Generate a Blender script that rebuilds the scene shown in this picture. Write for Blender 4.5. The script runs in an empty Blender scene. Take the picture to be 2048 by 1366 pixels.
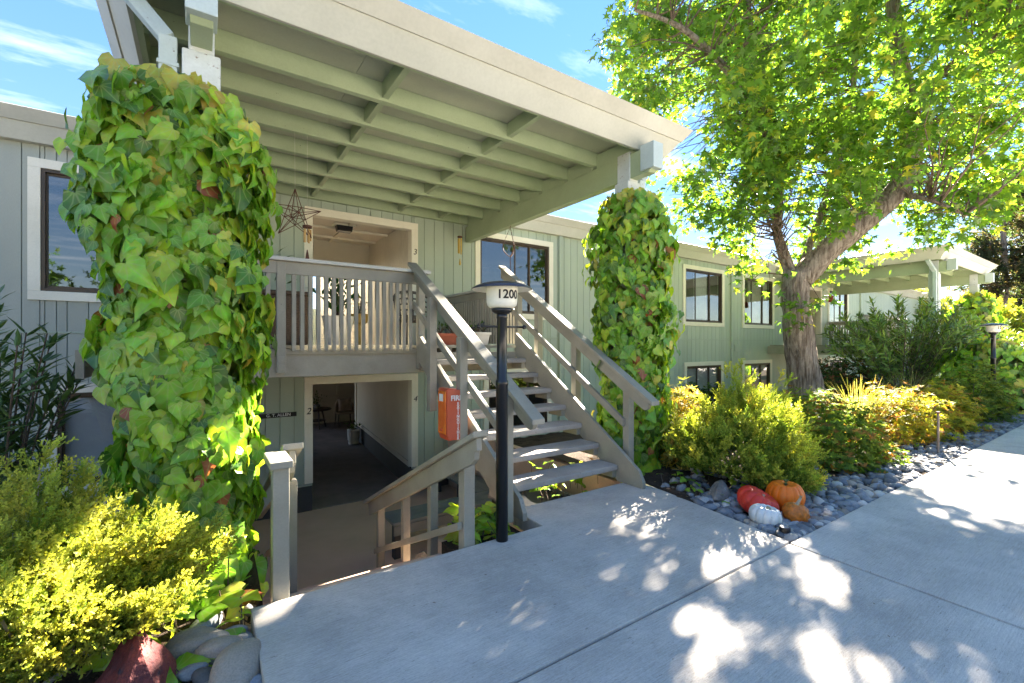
import bpy, bmesh, math, random
import numpy as np
from mathutils import Vector, Matrix, Euler

random.seed(7)
rng = np.random.default_rng(11)
sc = bpy.context.scene
COL = sc.collection
R = math.radians

# ------------------------------------------------------------------ camera
CAM = Vector((0.0, 0.0, 1.5))
YAW = 34.3
FPX = 910.0
HOR = 690.0
cd = bpy.data.cameras.new('camera')
cam = bpy.data.objects.new('camera', cd)
COL.objects.link(cam)
cam.location = CAM
cam.rotation_euler = (R(90), 0, R(-YAW))
cd.lens = 36.0 * FPX / 2048.0
cd.sensor_width = 36.0
cd.shift_y = (HOR - 683.0) / 2048.0
cd.clip_start = 0.05
cd.clip_end = 2000
sc.camera = cam

# ------------------------------------------------------------------ light, sky, exposure
SUN_DIR = Vector((1.1227, 0.4445, 0.654)).normalized()
SUN_EL = math.asin(SUN_DIR.z)
SUN_AZ = math.atan2(SUN_DIR.x, SUN_DIR.y)
world = bpy.data.worlds.new('World')
sc.world = world
world.use_nodes = True
wn, wl = world.node_tree.nodes, world.node_tree.links
wn.clear()
sky = wn.new('ShaderNodeTexSky')
sky.sky_type = 'NISHITA'
sky.sun_disc = False
sky.sun_elevation = SUN_EL
sky.sun_rotation = SUN_AZ
sky.air_density = 1.0
sky.dust_density = 0.0
sky.ozone_density = 2.5
tc = wn.new('ShaderNodeTexCoord')
sep = wn.new('ShaderNodeSeparateXYZ')
wl.new(tc.outputs['Generated'], sep.inputs[0])
zc = wn.new('ShaderNodeMath'); zc.operation = 'MAXIMUM'; zc.inputs[1].default_value = 0.08
wl.new(sep.outputs['Z'], zc.inputs[0])
dv = wn.new('ShaderNodeVectorMath'); dv.operation = 'DIVIDE'
cmb = wn.new('ShaderNodeCombineXYZ')
for i in range(3):
    wl.new(zc.outputs[0], cmb.inputs[i])
wl.new(tc.outputs['Generated'], dv.inputs[0]); wl.new(cmb.outputs[0], dv.inputs[1])
mp = wn.new('ShaderNodeMapping'); mp.inputs['Scale'].default_value = (0.9, 2.2, 1.0)
mp.inputs['Rotation'].default_value = (0, 0, R(20)); mp.inputs['Location'].default_value = (3.7, 1.9, 0)
wl.new(dv.outputs[0], mp.inputs['Vector'])
cn = wn.new('ShaderNodeTexNoise'); cn.inputs['Scale'].default_value = 1.3
cn.inputs['Detail'].default_value = 9; cn.inputs['Roughness'].default_value = 0.62
wl.new(mp.outputs[0], cn.inputs['Vector'])
cr = wn.new('ShaderNodeValToRGB')
cr.color_ramp.elements[0].position = 0.50; cr.color_ramp.elements[0].color = (0, 0, 0, 1)
cr.color_ramp.elements[1].position = 0.78; cr.color_ramp.elements[1].color = (0.45, 0.45, 0.45, 1)
wl.new(cn.outputs['Fac'], cr.inputs[0])
hs = wn.new('ShaderNodeHueSaturation'); hs.inputs['Saturation'].default_value = 2.05; hs.inputs['Hue'].default_value = 0.518; hs.inputs['Value'].default_value = 0.80
gm = wn.new('ShaderNodeGamma'); gm.inputs['Gamma'].default_value = 0.42   # softens the glare round the sun
wl.new(sky.outputs[0], gm.inputs['Color'])
wl.new(gm.outputs[0], hs.inputs['Color'])
cm = wn.new('ShaderNodeMixRGB'); cm.inputs[2].default_value = (2.9, 3.0, 3.2, 1)
wl.new(cr.outputs[0], cm.inputs[0]); wl.new(hs.outputs[0], cm.inputs[1])
bg = wn.new('ShaderNodeBackground'); bg.inputs['Strength'].default_value = 0.06
wl.new(cm.outputs[0], bg.inputs['Color'])
wo = wn.new('ShaderNodeOutputWorld'); wl.new(bg.outputs[0], wo.inputs['Surface'])

sd = bpy.data.lights.new('sun', 'SUN')
sd.energy = 4.8
sd.angle = R(0.55)
sd.color = (1.0, 0.9, 0.76)
so = bpy.data.objects.new('sun', sd); COL.objects.link(so)
so.rotation_euler = SUN_DIR.to_track_quat('Z', 'Y').to_euler()
so.location = (12, 8, 12)

vs = sc.view_settings
vs.view_transform = 'Standard'; vs.look = 'None'; vs.gamma = 1.0; vs.use_curve_mapping = False
vs.exposure = 4.2
vs.use_white_balance = True; vs.white_balance_temperature = 6500
sc.cycles.max_bounces = 8
sc.cycles.diffuse_bounces = 4
sc.cycles.transparent_max_bounces = 12
sc.cycles.use_denoising = True

# ------------------------------------------------------------------ pixel to place
FW = Vector((math.sin(R(YAW)), math.cos(R(YAW)), 0))
RT = Vector((math.cos(R(YAW)), -math.sin(R(YAW)), 0))
def P(u, v, t):
    """point seen at photo pixel (u, v) at forward distance t metres"""
    return CAM + t * (FW + RT * ((u - 1024) / FPX) + Vector((0, 0, 1)) * ((HOR - v) / FPX))
def G(u, v, z=0.0):
    """point on the level z seen at photo pixel (u, v)"""
    return P(u, v, (CAM.z - z) * FPX / (v - HOR))

# ------------------------------------------------------------------ materials
MATS = {}
def nodes_of(name):
    m = bpy.data.materials.new(name); m.use_nodes = True
    return m, m.node_tree.nodes, m.node_tree.links, m.node_tree.nodes['Principled BSDF']

def surf(name, col, col2=None, rough=0.6, scale=6.0, fine=90.0, bump=0.15, stretch=(1, 1, 1),
         fleck=None, fleck_amt=0.0, fleck_scale=60.0, spec=0.4, objvar=0.06, metal=0.0, mid=0.55, bump_dist=0.004, grain=None, broom=False):
    """a weathered surface: two tones by a soft noise, a fine grain, optional flecks, grain relief"""
    if name in MATS: return MATS[name]
    m, n, l, b = nodes_of(name)
    tcn = n.new('ShaderNodeTexCoord'); map_ = n.new('ShaderNodeMapping')
    map_.inputs['Scale'].default_value = stretch
    geo = n.new('ShaderNodeNewGeometry')
    l.new(geo.outputs['Position'], map_.inputs['Vector'])
    n1 = n.new('ShaderNodeTexNoise'); n1.inputs['Scale'].default_value = scale
    n1.inputs['Detail'].default_value = 6; n1.inputs['Roughness'].default_value = 0.6
    l.new(map_.outputs[0], n1.inputs['Vector'])
    n2 = n.new('ShaderNodeTexNoise'); n2.inputs['Scale'].default_value = fine
    n2.inputs['Detail'].default_value = 4
    l.new(map_.outputs[0], n2.inputs['Vector'])
    ramp = n.new('ShaderNodeValToRGB')
    c2 = col2 if col2 else tuple(c * 0.78 for c in col)
    ramp.color_ramp.elements[0].position = 0.35; ramp.color_ramp.elements[0].color = (*c2, 1)
    ramp.color_ramp.elements[1].position = mid + 0.1; ramp.color_ramp.elements[1].color = (*col, 1)
    l.new(n1.outputs['Fac'], ramp.inputs[0])
    mul = n.new('ShaderNodeMixRGB'); mul.blend_type = 'MULTIPLY'; mul.inputs[0].default_value = grain if grain is not None else (0.35 if rough > 0.8 else 0.12)
    l.new(ramp.outputs[0], mul.inputs[1])
    r2 = n.new('ShaderNodeValToRGB')
    r2.color_ramp.elements[0].position = 0.3; r2.color_ramp.elements[0].color = (0.5, 0.5, 0.5, 1)
    r2.color_ramp.elements[1].position = 0.62; r2.color_ramp.elements[1].color = (1, 1, 1, 1)
    l.new(n2.outputs['Fac'], r2.inputs[0]); l.new(r2.outputs[0], mul.inputs[2])
    last = mul.outputs[0]
    if fleck:
        v = n.new('ShaderNodeTexNoise'); v.inputs['Scale'].default_value = fleck_scale
        v.inputs['Detail'].default_value = 5; v.inputs['Roughness'].default_value = 0.7
        l.new(map_.outputs[0], v.inputs['Vector'])
        rr = n.new('ShaderNodeValToRGB')
        rr.color_ramp.elements[0].position = 0.62 - 0.12 * fleck_amt; rr.color_ramp.elements[0].color = (0, 0, 0, 1)
        rr.color_ramp.elements[1].position = 0.70 - 0.10 * fleck_amt; rr.color_ramp.elements[1].color = (1, 1, 1, 1)
        l.new(v.outputs['Fac'], rr.inputs[0])
        mx = n.new('ShaderNodeMixRGB'); l.new(rr.outputs[0], mx.inputs[0]); l.new(last, mx.inputs[1])
        mx.inputs[2].default_value = (*fleck, 1); last = mx.outputs[0]
    if broom:                           # broom lines, old stains and foot traffic
        mb = n.new('ShaderNodeMapping'); mb.inputs['Scale'].default_value = (1.2, 26, 1); l.new(geo.outputs['Position'], mb.inputs['Vector'])
        nb = n.new('ShaderNodeTexNoise'); nb.inputs['Scale'].default_value = 6; nb.inputs['Detail'].default_value = 5; l.new(mb.outputs[0], nb.inputs['Vector'])
        rb = n.new('ShaderNodeMapRange'); rb.inputs['From Min'].default_value = .3; rb.inputs['From Max'].default_value = .7; rb.inputs['To Min'].default_value = .84; rb.inputs['To Max'].default_value = 1.08; l.new(nb.outputs['Fac'], rb.inputs['Value'])
        ns = n.new('ShaderNodeTexNoise'); ns.inputs['Scale'].default_value = 1.5; ns.inputs['Detail'].default_value = 7; ns.inputs['Roughness'].default_value = .7; l.new(geo.outputs['Position'], ns.inputs['Vector'])
        rs = n.new('ShaderNodeMapRange'); rs.inputs['From Min'].default_value = .38; rs.inputs['From Max'].default_value = .62; rs.inputs['To Min'].default_value = .80; rs.inputs['To Max'].default_value = 1.05; l.new(ns.outputs['Fac'], rs.inputs['Value'])
        m_ = n.new('ShaderNodeMath'); m_.operation = 'MULTIPLY'; l.new(rb.outputs[0], m_.inputs[0]); l.new(rs.outputs[0], m_.inputs[1])
        sv = n.new('ShaderNodeVectorMath'); sv.operation = 'SCALE'; l.new(last, sv.inputs[0]); l.new(m_.outputs[0], sv.inputs['Scale']); last = sv.outputs[0]
    if objvar:
        oi = n.new('ShaderNodeObjectInfo')
        mr = n.new('ShaderNodeMapRange'); mr.inputs['To Min'].default_value = 1 - objvar; mr.inputs['To Max'].default_value = 1 + objvar
        l.new(oi.outputs['Random'], mr.inputs['Value'])
        ov = n.new('ShaderNodeVectorMath'); ov.operation = 'SCALE'
        l.new(last, ov.inputs[0]); l.new(mr.outputs[0], ov.inputs['Scale']); last = ov.outputs[0]
    l.new(last, b.inputs['Base Color'])
    b.inputs['Roughness'].default_value = rough
    b.inputs['Specular IOR Level'].default_value = spec
    b.inputs['Metallic'].default_value = metal
    if bump:
        bp = n.new('ShaderNodeBump'); bp.inputs['Strength'].default_value = bump; bp.inputs['Distance'].default_value = bump_dist
        ad = n.new('ShaderNodeMath'); ad.operation = 'ADD'
        l.new(n1.outputs['Fac'], ad.inputs[0]); l.new(n2.outputs['Fac'], ad.inputs[1])
        l.new(ad.outputs[0], bp.inputs['Height']); l.new(bp.outputs[0], b.inputs['Normal'])
    MATS[name] = m
    return m

def leafmat(name, trans=0.45, rough=0.42, boost=1.5, spec=0.35, veins=False):
    """leaf: colour from the mesh, reflects on top and lets light through"""
    if name in MATS: return MATS[name]
    m, n, l, b = nodes_of(name)
    at = n.new('ShaderNodeAttribute'); at.attribute_name = 'Col'
    colour = at.outputs['Color']
    if veins:                          # pale veins fanning out from the leaf base
        lc = n.new('ShaderNodeAttribute'); lc.attribute_name = 'LC'
        sx = n.new('ShaderNodeSeparateXYZ'); l.new(lc.outputs['Vector'], sx.inputs[0])
        yy = n.new('ShaderNodeMath'); yy.operation = 'ADD'; yy.inputs[1].default_value = 0.06; l.new(sx.outputs['Y'], yy.inputs[0])
        an = n.new('ShaderNodeMath'); an.operation = 'ARCTAN2'; l.new(sx.outputs['X'], an.inputs[0]); l.new(yy.outputs[0], an.inputs[1])
        pp = n.new('ShaderNodeMath'); pp.operation = 'PINGPONG'; pp.inputs[1].default_value = 0.29; l.new(an.outputs[0], pp.inputs[0])
        ln_ = n.new('ShaderNodeVectorMath'); ln_.operation = 'LENGTH'; l.new(lc.outputs['Vector'], ln_.inputs[0])
        mu = n.new('ShaderNodeMath'); mu.operation = 'MULTIPLY'; l.new(pp.outputs[0], mu.inputs[0]); l.new(ln_.outputs['Value'], mu.inputs[1])
        mr_ = n.new('ShaderNodeMapRange'); mr_.inputs['From Min'].default_value = 0.006; mr_.inputs['From Max'].default_value = 0.03
        mr_.inputs['To Min'].default_value = 0.42; mr_.inputs['To Max'].default_value = 0.0; l.new(mu.outputs[0], mr_.inputs['Value'])
        vm = n.new('ShaderNodeMixRGB'); vm.inputs[2].default_value = (0.30, 0.38, 0.13, 1); l.new(mr_.outputs[0], vm.inputs[0]); l.new(at.outputs['Color'], vm.inputs[1])
        nz = n.new('ShaderNodeTexNoise'); nz.inputs['Scale'].default_value = 26; g_ = n.new('ShaderNodeNewGeometry'); l.new(g_.outputs['Position'], nz.inputs['Vector'])
        m2 = n.new('ShaderNodeMixRGB'); m2.blend_type = 'MULTIPLY'; m2.inputs[0].default_value = 0.5; l.new(vm.outputs[0], m2.inputs[1]); l.new(nz.outputs['Color'], m2.inputs[2])
        hs2 = n.new('ShaderNodeMixRGB'); hs2.blend_type = 'MULTIPLY'; hs2.inputs[0].default_value = 1; hs2.inputs[2].default_value = (1.3, 1.3, 1.3, 1); l.new(m2.outputs[0], hs2.inputs[1])
        colour = hs2.outputs[0]
    l.new(colour, b.inputs['Base Color'])
    b.inputs['Roughness'].default_value = rough; b.inputs['Specular IOR Level'].default_value = spec
    tr = n.new('ShaderNodeBsdfTranslucent')
    sc_ = n.new('ShaderNodeMixRGB'); sc_.blend_type = 'MULTIPLY'; sc_.inputs[0].default_value = 1
    sc_.inputs[2].default_value = (boost * 1.25, boost * 1.15, boost * 0.5, 1)
    l.new(colour, sc_.inputs[1]); l.new(sc_.outputs[0], tr.inputs['Color'])
    mx = n.new('ShaderNodeMixShader'); mx.inputs[0].default_value = trans
    l.new(b.outputs[0], mx.inputs[1]); l.new(tr.outputs[0], mx.inputs[2])
    l.new(mx.outputs[0], n['Material Output'].inputs['Surface'])
    MATS[name] = m
    return m

def glassmat(name, tint=(0.82, 0.85, 0.83), ior=1.9):
    m, n, l, b = nodes_of(name)
    n.remove(b)
    lw = n.new('ShaderNodeLayerWeight'); lw.inputs['Blend'].default_value = 0.5
    pw = n.new('ShaderNodeMath'); pw.operation = 'POWER'; pw.inputs[1].default_value = 3.0; l.new(lw.outputs['Facing'], pw.inputs[0])
    fr = n.new('ShaderNodeMapRange'); fr.inputs['To Min'].default_value = 0.16; fr.inputs['To Max'].default_value = 1.0; l.new(pw.outputs[0], fr.inputs['Value'])
    t = n.new('ShaderNodeBsdfTransparent'); t.inputs[0].default_value = (*tint, 1)
    g = n.new('ShaderNodeBsdfGlossy'); g.inputs['Roughness'].default_value = 0.015; g.inputs[0].default_value = (0.95, 0.97, 0.97, 1)
    mx = n.new('ShaderNodeMixShader')
    l.new(fr.outputs[0], mx.inputs[0]); l.new(t.outputs[0], mx.inputs[1]); l.new(g.outputs[0], mx.inputs[2])
    l.new(mx.outputs[0], n['Material Output'].inputs['Surface'])
    return m

M_SIDING = surf('siding_paint', (0.39, 0.455, 0.36), (0.345, 0.405, 0.32), rough=0.55, scale=1.2, fine=130, bump=0.35, stretch=(1, 1, 0.25), objvar=0.05)
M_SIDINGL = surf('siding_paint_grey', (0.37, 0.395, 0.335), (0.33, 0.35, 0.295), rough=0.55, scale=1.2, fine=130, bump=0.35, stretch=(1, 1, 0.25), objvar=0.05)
M_FASCIA = surf('fascia_paint', (0.56, 0.56, 0.48), (0.46, 0.46, 0.39), rough=0.5, scale=0.9, fine=40, bump=0.06)
M_METAL = surf('roof_edge_metal', (0.52, 0.51, 0.43), (0.43, 0.42, 0.35), rough=0.45, scale=1.5, fine=30, bump=0.04)
M_TRIM = surf('trim_paint', (0.76, 0.73, 0.60), (0.68, 0.65, 0.52), rough=0.5, scale=2, fine=60, bump=0.08)
M_GREEN = surf('canopy_green_paint', (0.38, 0.455, 0.285), (0.32, 0.385, 0.235), rough=0.5, scale=1.6, fine=70, bump=0.15, fleck=(0.12, 0.13, 0.09), fleck_amt=-0.35, fleck_scale=26)
M_CEIL = surf('canopy_deck_paint', (0.46, 0.475, 0.375), (0.40, 0.41, 0.32), rough=0.6, scale=0.8, fine=50, bump=0.1, fleck=(0.16, 0.15, 0.11), fleck_amt=-0.45, fleck_scale=14)
M_POST = surf('weathered_post_paint', (0.62, 0.66, 0.64), (0.50, 0.53, 0.49), rough=0.6, scale=3, fine=60, bump=0.2, fleck=(0.16, 0.10, 0.06), fleck_amt=0.05, fleck_scale=22)
M_BLUEP = surf('pale_blue_grey_paint', (0.46, 0.54, 0.52), (0.40, 0.47, 0.45), rough=0.5, scale=2, fine=60, bump=0.1, fleck=(0.12, 0.09, 0.06), fleck_amt=-0.25, fleck_scale=30)
M_RAIL = surf('rail_brown_grey_paint', (0.315, 0.295, 0.235), (0.24, 0.225, 0.178), rough=0.5, scale=2.5, fine=80, bump=0.18, fleck=(0.10, 0.09, 0.07), fleck_amt=-0.4, fleck_scale=20)
M_RAIL_SKYLIT = surf('rail_cap_skylit', (0.50, 0.50, 0.46), (0.42, 0.42, 0.38), rough=0.45, scale=3, fine=80, bump=0.1)  # rail colour made paler: the skylight on the flat caps is painted in
M_CONC = surf('walk_concrete', (0.58, 0.535, 0.47), (0.49, 0.45, 0.395), grain=0.45, broom=True, rough=0.85, scale=0.9, fine=220, bump=0.5, stretch=(0.35, 1.6, 1), fleck=(0.20, 0.185, 0.16), fleck_amt=-0.02, fleck_scale=42, objvar=0.05, spec=0.25, bump_dist=0.003)
M_TREAD = surf('tread_aggregate', (0.43, 0.395, 0.35), (0.33, 0.305, 0.27), rough=0.9, scale=3, fine=200, bump=0.8, fleck=(0.15, 0.13, 0.115), fleck_amt=0.1, fleck_scale=60, spec=0.2)
M_TAN = surf('landing_tan_concrete', (0.68, 0.49, 0.36), (0.58, 0.42, 0.30), rough=0.85, scale=1.4, fine=160, bump=0.3, spec=0.2)
M_BASE = surf('dark_base_paint', (0.055, 0.057, 0.058), (0.04, 0.042, 0.043), rough=0.6, scale=2, fine=80, bump=0.2)
M_CARPET = surf('hall_carpet', (0.28, 0.24, 0.21), (0.22, 0.19, 0.165), rough=1.0, scale=3, fine=300, bump=0.06, spec=0.05)
M_HALL = surf('hall_panel_paint', (0.64, 0.595, 0.48), (0.58, 0.54, 0.43), rough=0.55, scale=1.5, fine=60, bump=0.08)
M_BRONZE = surf('bronze_frame', (0.075, 0.055, 0.038), (0.06, 0.045, 0.03), rough=0.4, scale=4, fine=60, bump=0.03, metal=0.3)
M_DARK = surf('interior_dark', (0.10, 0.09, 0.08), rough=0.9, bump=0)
M_BLIND = surf('blind_vinyl', (0.55, 0.55, 0.56), (0.5, 0.5, 0.52), rough=0.5, bump=0.02)
M_CURTAIN = surf('curtain_cloth', (0.42, 0.40, 0.36), (0.36, 0.34, 0.3), rough=0.9, bump=0.1)
M_BLACK = surf('black_enamel', (0.012, 0.012, 0.013), (0.010, 0.010, 0.011), rough=0.28, scale=3, fine=50, bump=0.03, spec=0.5)
M_HOOD = surf('hood_enamel', (0.03, 0.034, 0.05), (0.022, 0.025, 0.04), rough=0.3, scale=4, fine=60, bump=0.03, spec=0.6)
M_OPAL = surf('opal_plastic', (0.80, 0.77, 0.66), (0.76, 0.73, 0.62), rough=0.35, scale=3, fine=40, bump=0.0)
M_INK = surf('lettering_black', (0.015, 0.015, 0.015), rough=0.5, bump=0)
M_WHITEINK = surf('lettering_white', (0.8, 0.8, 0.78), rough=0.5, bump=0)
M_GRAVEL = surf('roof_gravel', (0.42, 0.40, 0.37), (0.28, 0.27, 0.25), rough=0.95, scale=25, fine=150, bump=0.8)
M_SOIL = surf('bed_soil', (0.085, 0.062, 0.045), (0.035, 0.027, 0.021), rough=1.0, scale=5, fine=70, bump=1.0, fleck=(0.20, 0.14, 0.09), fleck_amt=0.15, fleck_scale=45, spec=0.1, bump_dist=0.02)
M_WOOD = surf('dark_wood', (0.06, 0.035, 0.022), (0.04, 0.024, 0.016), rough=0.4, scale=6, fine=70, bump=0.1, stretch=(1, 1, 0.3))
M_RUST = surf('rusty_iron', (0.16, 0.06, 0.035), (0.07, 0.035, 0.025), rough=0.8, scale=20, fine=120, bump=0.3)
M_BARK = surf('tree_bark', (0.54, 0.46, 0.38), (0.16, 0.12, 0.09), rough=0.95, scale=13, fine=70, bump=1.0, stretch=(1.5, 1.5, 0.16), mid=0.55, spec=0.15, bump_dist=0.07)
M_TWIG = surf('twig_bark', (0.17, 0.125, 0.09), (0.09, 0.065, 0.045), rough=0.9, scale=12, fine=80, bump=0.4)
M_GREYTWIG = surf('grey_twig', (0.36, 0.31, 0.27), (0.22, 0.18, 0.15), rough=0.9, scale=12, fine=80, bump=0.4)
M_IVY = leafmat('ivy_leaf', 0.32, 0.34, 1.7, 0.45, veins=True)
M_STAR = leafmat('star_leaf', 0.45, 0.42, 1.65, 0.35)
M_NEEDLE = leafmat('feathery_foliage', 0.42, 0.55, 1.6, 0.2)
M_LANCE = leafmat('lance_leaf', 0.28, 0.36, 1.5, 0.4)
M_SMALL = leafmat('small_leaf', 0.42, 0.65, 1.6, 0.12)
M_DEAD = leafmat('dry_leaf', 0.2, 0.8, 1.0, 0.15)
M_GLASS = glassmat('window_glass')

# ------------------------------------------------------------------ mesh helpers
class MB:
    """collects shapes, links them as one mesh object"""
    def __init__(s): s.v = []; s.f = []
    def add(s, v, f):
        o = len(s.v); s.v += [tuple(p) for p in v]; s.f += [tuple(i + o for i in q) for q in f]; return s
    def box(s, x0, x1, y0, y1, z0, z1):
        v = [(x0, y0, z0), (x1, y0, z0), (x1, y1, z0), (x0, y1, z0), (x0, y0, z1), (x1, y0, z1), (x1, y1, z1), (x0, y1, z1)]
        return s.add(v, [(3, 2, 1, 0), (4, 5, 6, 7), (0, 1, 5, 4), (1, 2, 6, 5), (2, 3, 7, 6), (3, 0, 4, 7)])
    def beam(s, a, b, w, h, up=(0, 0, 1), off=(0, 0)):
        """box of width w (sideways) and height h (along up) from a to b"""
        a, b, up = Vector(a), Vector(b), Vector(up)
        d = (b - a).normalized(); sd_ = d.cross(up).normalized(); u = sd_.cross(d).normalized()
        v = []
        for p in (a, b):
            for i, j in ((-1, -1), (1, -1), (1, 1), (-1, 1)):
                v.append(p + sd_ * (i * w / 2 + off[0]) + u * (j * h / 2 + off[1]))
        return s.add(v, [(3, 2, 1, 0), (4, 5, 6, 7), (0, 1, 5, 4), (1, 2, 6, 5), (2, 3, 7, 6), (3, 0, 4, 7)])
    def prism(s, poly, axis, a, b):
        """closed polygon (2D) swept along an axis; axis 'x': poly is (y,z); 'y': (x,z); 'z': (x,y)"""
        n = len(poly)
        def pt(p, t): return {'x': (t, p[0], p[1]), 'y': (p[0], t, p[1]), 'z': (p[0], p[1], t)}[axis]
        v = [pt(p, a) for p in poly] + [pt(p, b) for p in poly]
        return s.add(v, [tuple(range(n - 1, -1, -1)), tuple(range(n, 2 * n))] + [(i, (i + 1) % n, n + (i + 1) % n, n + i) for i in range(n)])
    def tube(s, pts, rad, n=8, cap=True):
        pts = [Vector(p) for p in pts]
        rad = rad if isinstance(rad, (list, tuple)) else [rad] * len(pts)
        o = len(s.v); ref = Vector((0.31, 0.17, 0.93))
        for i, p in enumerate(pts):
            d = (pts[min(i + 1, len(pts) - 1)] - pts[max(i - 1, 0)]).normalized()
            a = d.cross(ref)
            if a.length < 0.05: a = d.cross(Vector((1, 0, 0)))
            a.normalize(); b = d.cross(a)
            for k in range(n):
                t = 2 * math.pi * k / n
                s.v.append(tuple(p + (a * math.cos(t) + b * math.sin(t)) * rad[i]))
        for i in range(len(pts) - 1):
            for k in range(n):
                s.f.append((o + i * n + k, o + i * n + (k + 1) % n, o + (i + 1) * n + (k + 1) % n, o + (i + 1) * n + k))
        if cap:
            s.f.append(tuple(o + k for k in range(n - 1, -1, -1)))
            e = o + (len(pts) - 1) * n; s.f.append(tuple(e + k for k in range(n)))
        return s
    def lathe(s, c, prof, n=24):
        """profile (radius, z) turned about a vertical axis through c"""
        o = len(s.v); c = Vector(c)
        for r, z in prof:
            for k in range(n):
                t = 2 * math.pi * k / n
                s.v.append((c.x + r * math.cos(t), c.y + r * math.sin(t), c.z + z))
        for i in range(len(prof) - 1):
            for k in range(n):
                s.f.append((o + i * n + k, o + i * n + (k + 1) % n, o + (i + 1) * n + (k + 1) % n, o + (i + 1) * n + k))
        return s
    def build(s, name, mat, parent=None, bevel=0.0, smooth=False):
        me = bpy.data.meshes.new(name)
        me.from_pydata(s.v, [], s.f)
        bm = bmesh.new(); bm.from_mesh(me)
        bmesh.ops.recalc_face_normals(bm, faces=bm.faces)
        if bevel:
            ed = [e for e in bm.edges if len(e.link_faces) == 2 and e.calc_face_angle(0) > 0.6]
            bmesh.ops.bevel(bm, geom=ed, offset=bevel, segments=2, profile=0.6, affect='EDGES', clamp_overlap=True)
        bm.to_mesh(me); bm.free()
        return place(name, me, mat, parent, smooth)

def place(name, me, mat, parent=None, smooth=False):
    o = bpy.data.objects.new(name, me); COL.objects.link(o)
    if mat is not None: me.materials.append(mat)
    if smooth:
        me.shade_smooth()
    if parent is not None: adopt(o, parent)
    return o

def root_of(o):
    while o.parent is not None: o = o.parent
    return o
def adopt(o, parent):
    """child whose coordinates are world coordinates: undo the root's offset"""
    o.parent = parent
    o.location = -Vector(parent['base']) if 'base' in parent and parent.parent is None and parent.type == 'EMPTY' else Vector((0, 0, 0))

BASES = []
def thing(name, label, cat, loc=(0, 0, 0), group=None):
    o = bpy.data.objects.new(name, None); COL.objects.link(o)
    o.location = loc; o.empty_display_size = 0.2
    o['base'] = tuple(loc); BASES.append(o)
    return tag(o, label, cat, group)
def tag(o, label, cat, group=None):
    o['label'] = label; o['category'] = cat
    if group: o['group'] = group
    return o
def structure(o): o['kind'] = 'structure'; return o
def copy_tree(o, parent=None):
    c = o.copy(); COL.objects.link(c)
    if parent is not None: c.parent = parent
    for ch in list(o.children): copy_tree(ch, c)
    return c
def copy_thing(o, dx, label):
    c = copy_tree(o); c.location = Vector(o.location) + Vector((dx, 0, 0)); c['label'] = label
    return c

def tri_mesh(name, V, F, C=None, LC=None):
    me = bpy.data.meshes.new(name)
    V = np.asarray(V, dtype=np.float32); F = np.asarray(F, dtype=np.int32)
    me.vertices.add(len(V)); me.vertices.foreach_set('co', V.ravel())
    me.loops.add(F.size); me.loops.foreach_set('vertex_index', F.ravel())
    me.polygons.add(len(F))
    me.polygons.foreach_set('loop_start', np.arange(0, F.size, 3, dtype=np.int32))
    me.polygons.foreach_set('loop_total', np.full(len(F), 3, dtype=np.int32))
    if C is not None:
        a = me.attributes.new('Col', 'FLOAT_COLOR', 'POINT')
        C4 = np.ones((len(V), 4), dtype=np.float32); C4[:, :3] = C
        a.data.foreach_set('color', C4.ravel())
    me.polygons.foreach_set('use_smooth', np.ones(len(F), dtype=bool))
    if LC is not None:
        a = me.attributes.new('LC', 'FLOAT_VECTOR', 'POINT'); a.data.foreach_set('vector', np.asarray(LC, dtype=np.float32).ravel())
    me.update(calc_edges=True); me.validate()
    return me

def unit(a): return a / np.maximum(np.linalg.norm(a, axis=-1, keepdims=True), 1e-9)
def frames(tip, nrm):
    """rotation matrices whose y is the tip direction and z about the normal"""
    y = unit(tip); x = unit(np.cross(y, nrm)); z = np.cross(x, y)
    return np.stack([x, y, z], axis=-1)
def scatter(tpl, Rm, s, loc, col):
    tv, tf, tm = tpl
    k, n = len(loc), len(tv)
    V = np.einsum('kij,nj->kni', Rm, tv) * np.asarray(s)[:, None, None] + loc[:, None, :]
    F = tf[None] + (np.arange(k) * n)[:, None, None]
    C = np.clip(col[:, None, :] * tm[None, :, None], 0, 1)
    return V.reshape(-1, 3), F.reshape(-1, 3), C.reshape(-1, 3)

# leaf shapes: vertices, triangles, shade of each vertex (veins paler)
def _mirror(side, mid, faces_r, shade_mid, shade_side):
    n, m = len(mid), len(side)
    v = [*mid, *side, *[(-x, y, z) for x, y, z in side]]
    f = []
    for t in faces_r:
        f.append(t); f.append(tuple((i + m if i >= n else i) for i in t)[::-1])
    return np.array(v, float), np.array(f, int), np.array([shade_mid] * n + [shade_side] * 2 * m)
IVY = _mirror([(0.24, -0.15, 0.03), (0.47, -0.02, -0.04), (0.52, 0.22, -0.05), (0.36, 0.48, -0.03), (0.19, 0.75, -0.11)],
              [(0, 0, 0), (0, 0.42, -0.06), (0, 1.0, -0.28)],
              [(0, 3, 4), (0, 4, 1), (4, 5, 1), (5, 6, 1), (6, 7, 1), (7, 2, 1)], 1.22, 0.94)
STAR = _mirror([(0.10, 0.06, 0.0), (0.52, 0.02, -0.10), (0.23, 0.30, 0.0), (0.55, 0.66, -0.12), (0.15, 0.52, 0.0)],
               [(0, 0, 0), (0, 0.34, 0.03), (0, 1.0, -0.14)],
               [(0, 3, 1), (3, 4, 1), (4, 5, 1), (5, 6, 1), (6, 7, 1), (7, 2, 1)], 1.1, 0.97)
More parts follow.
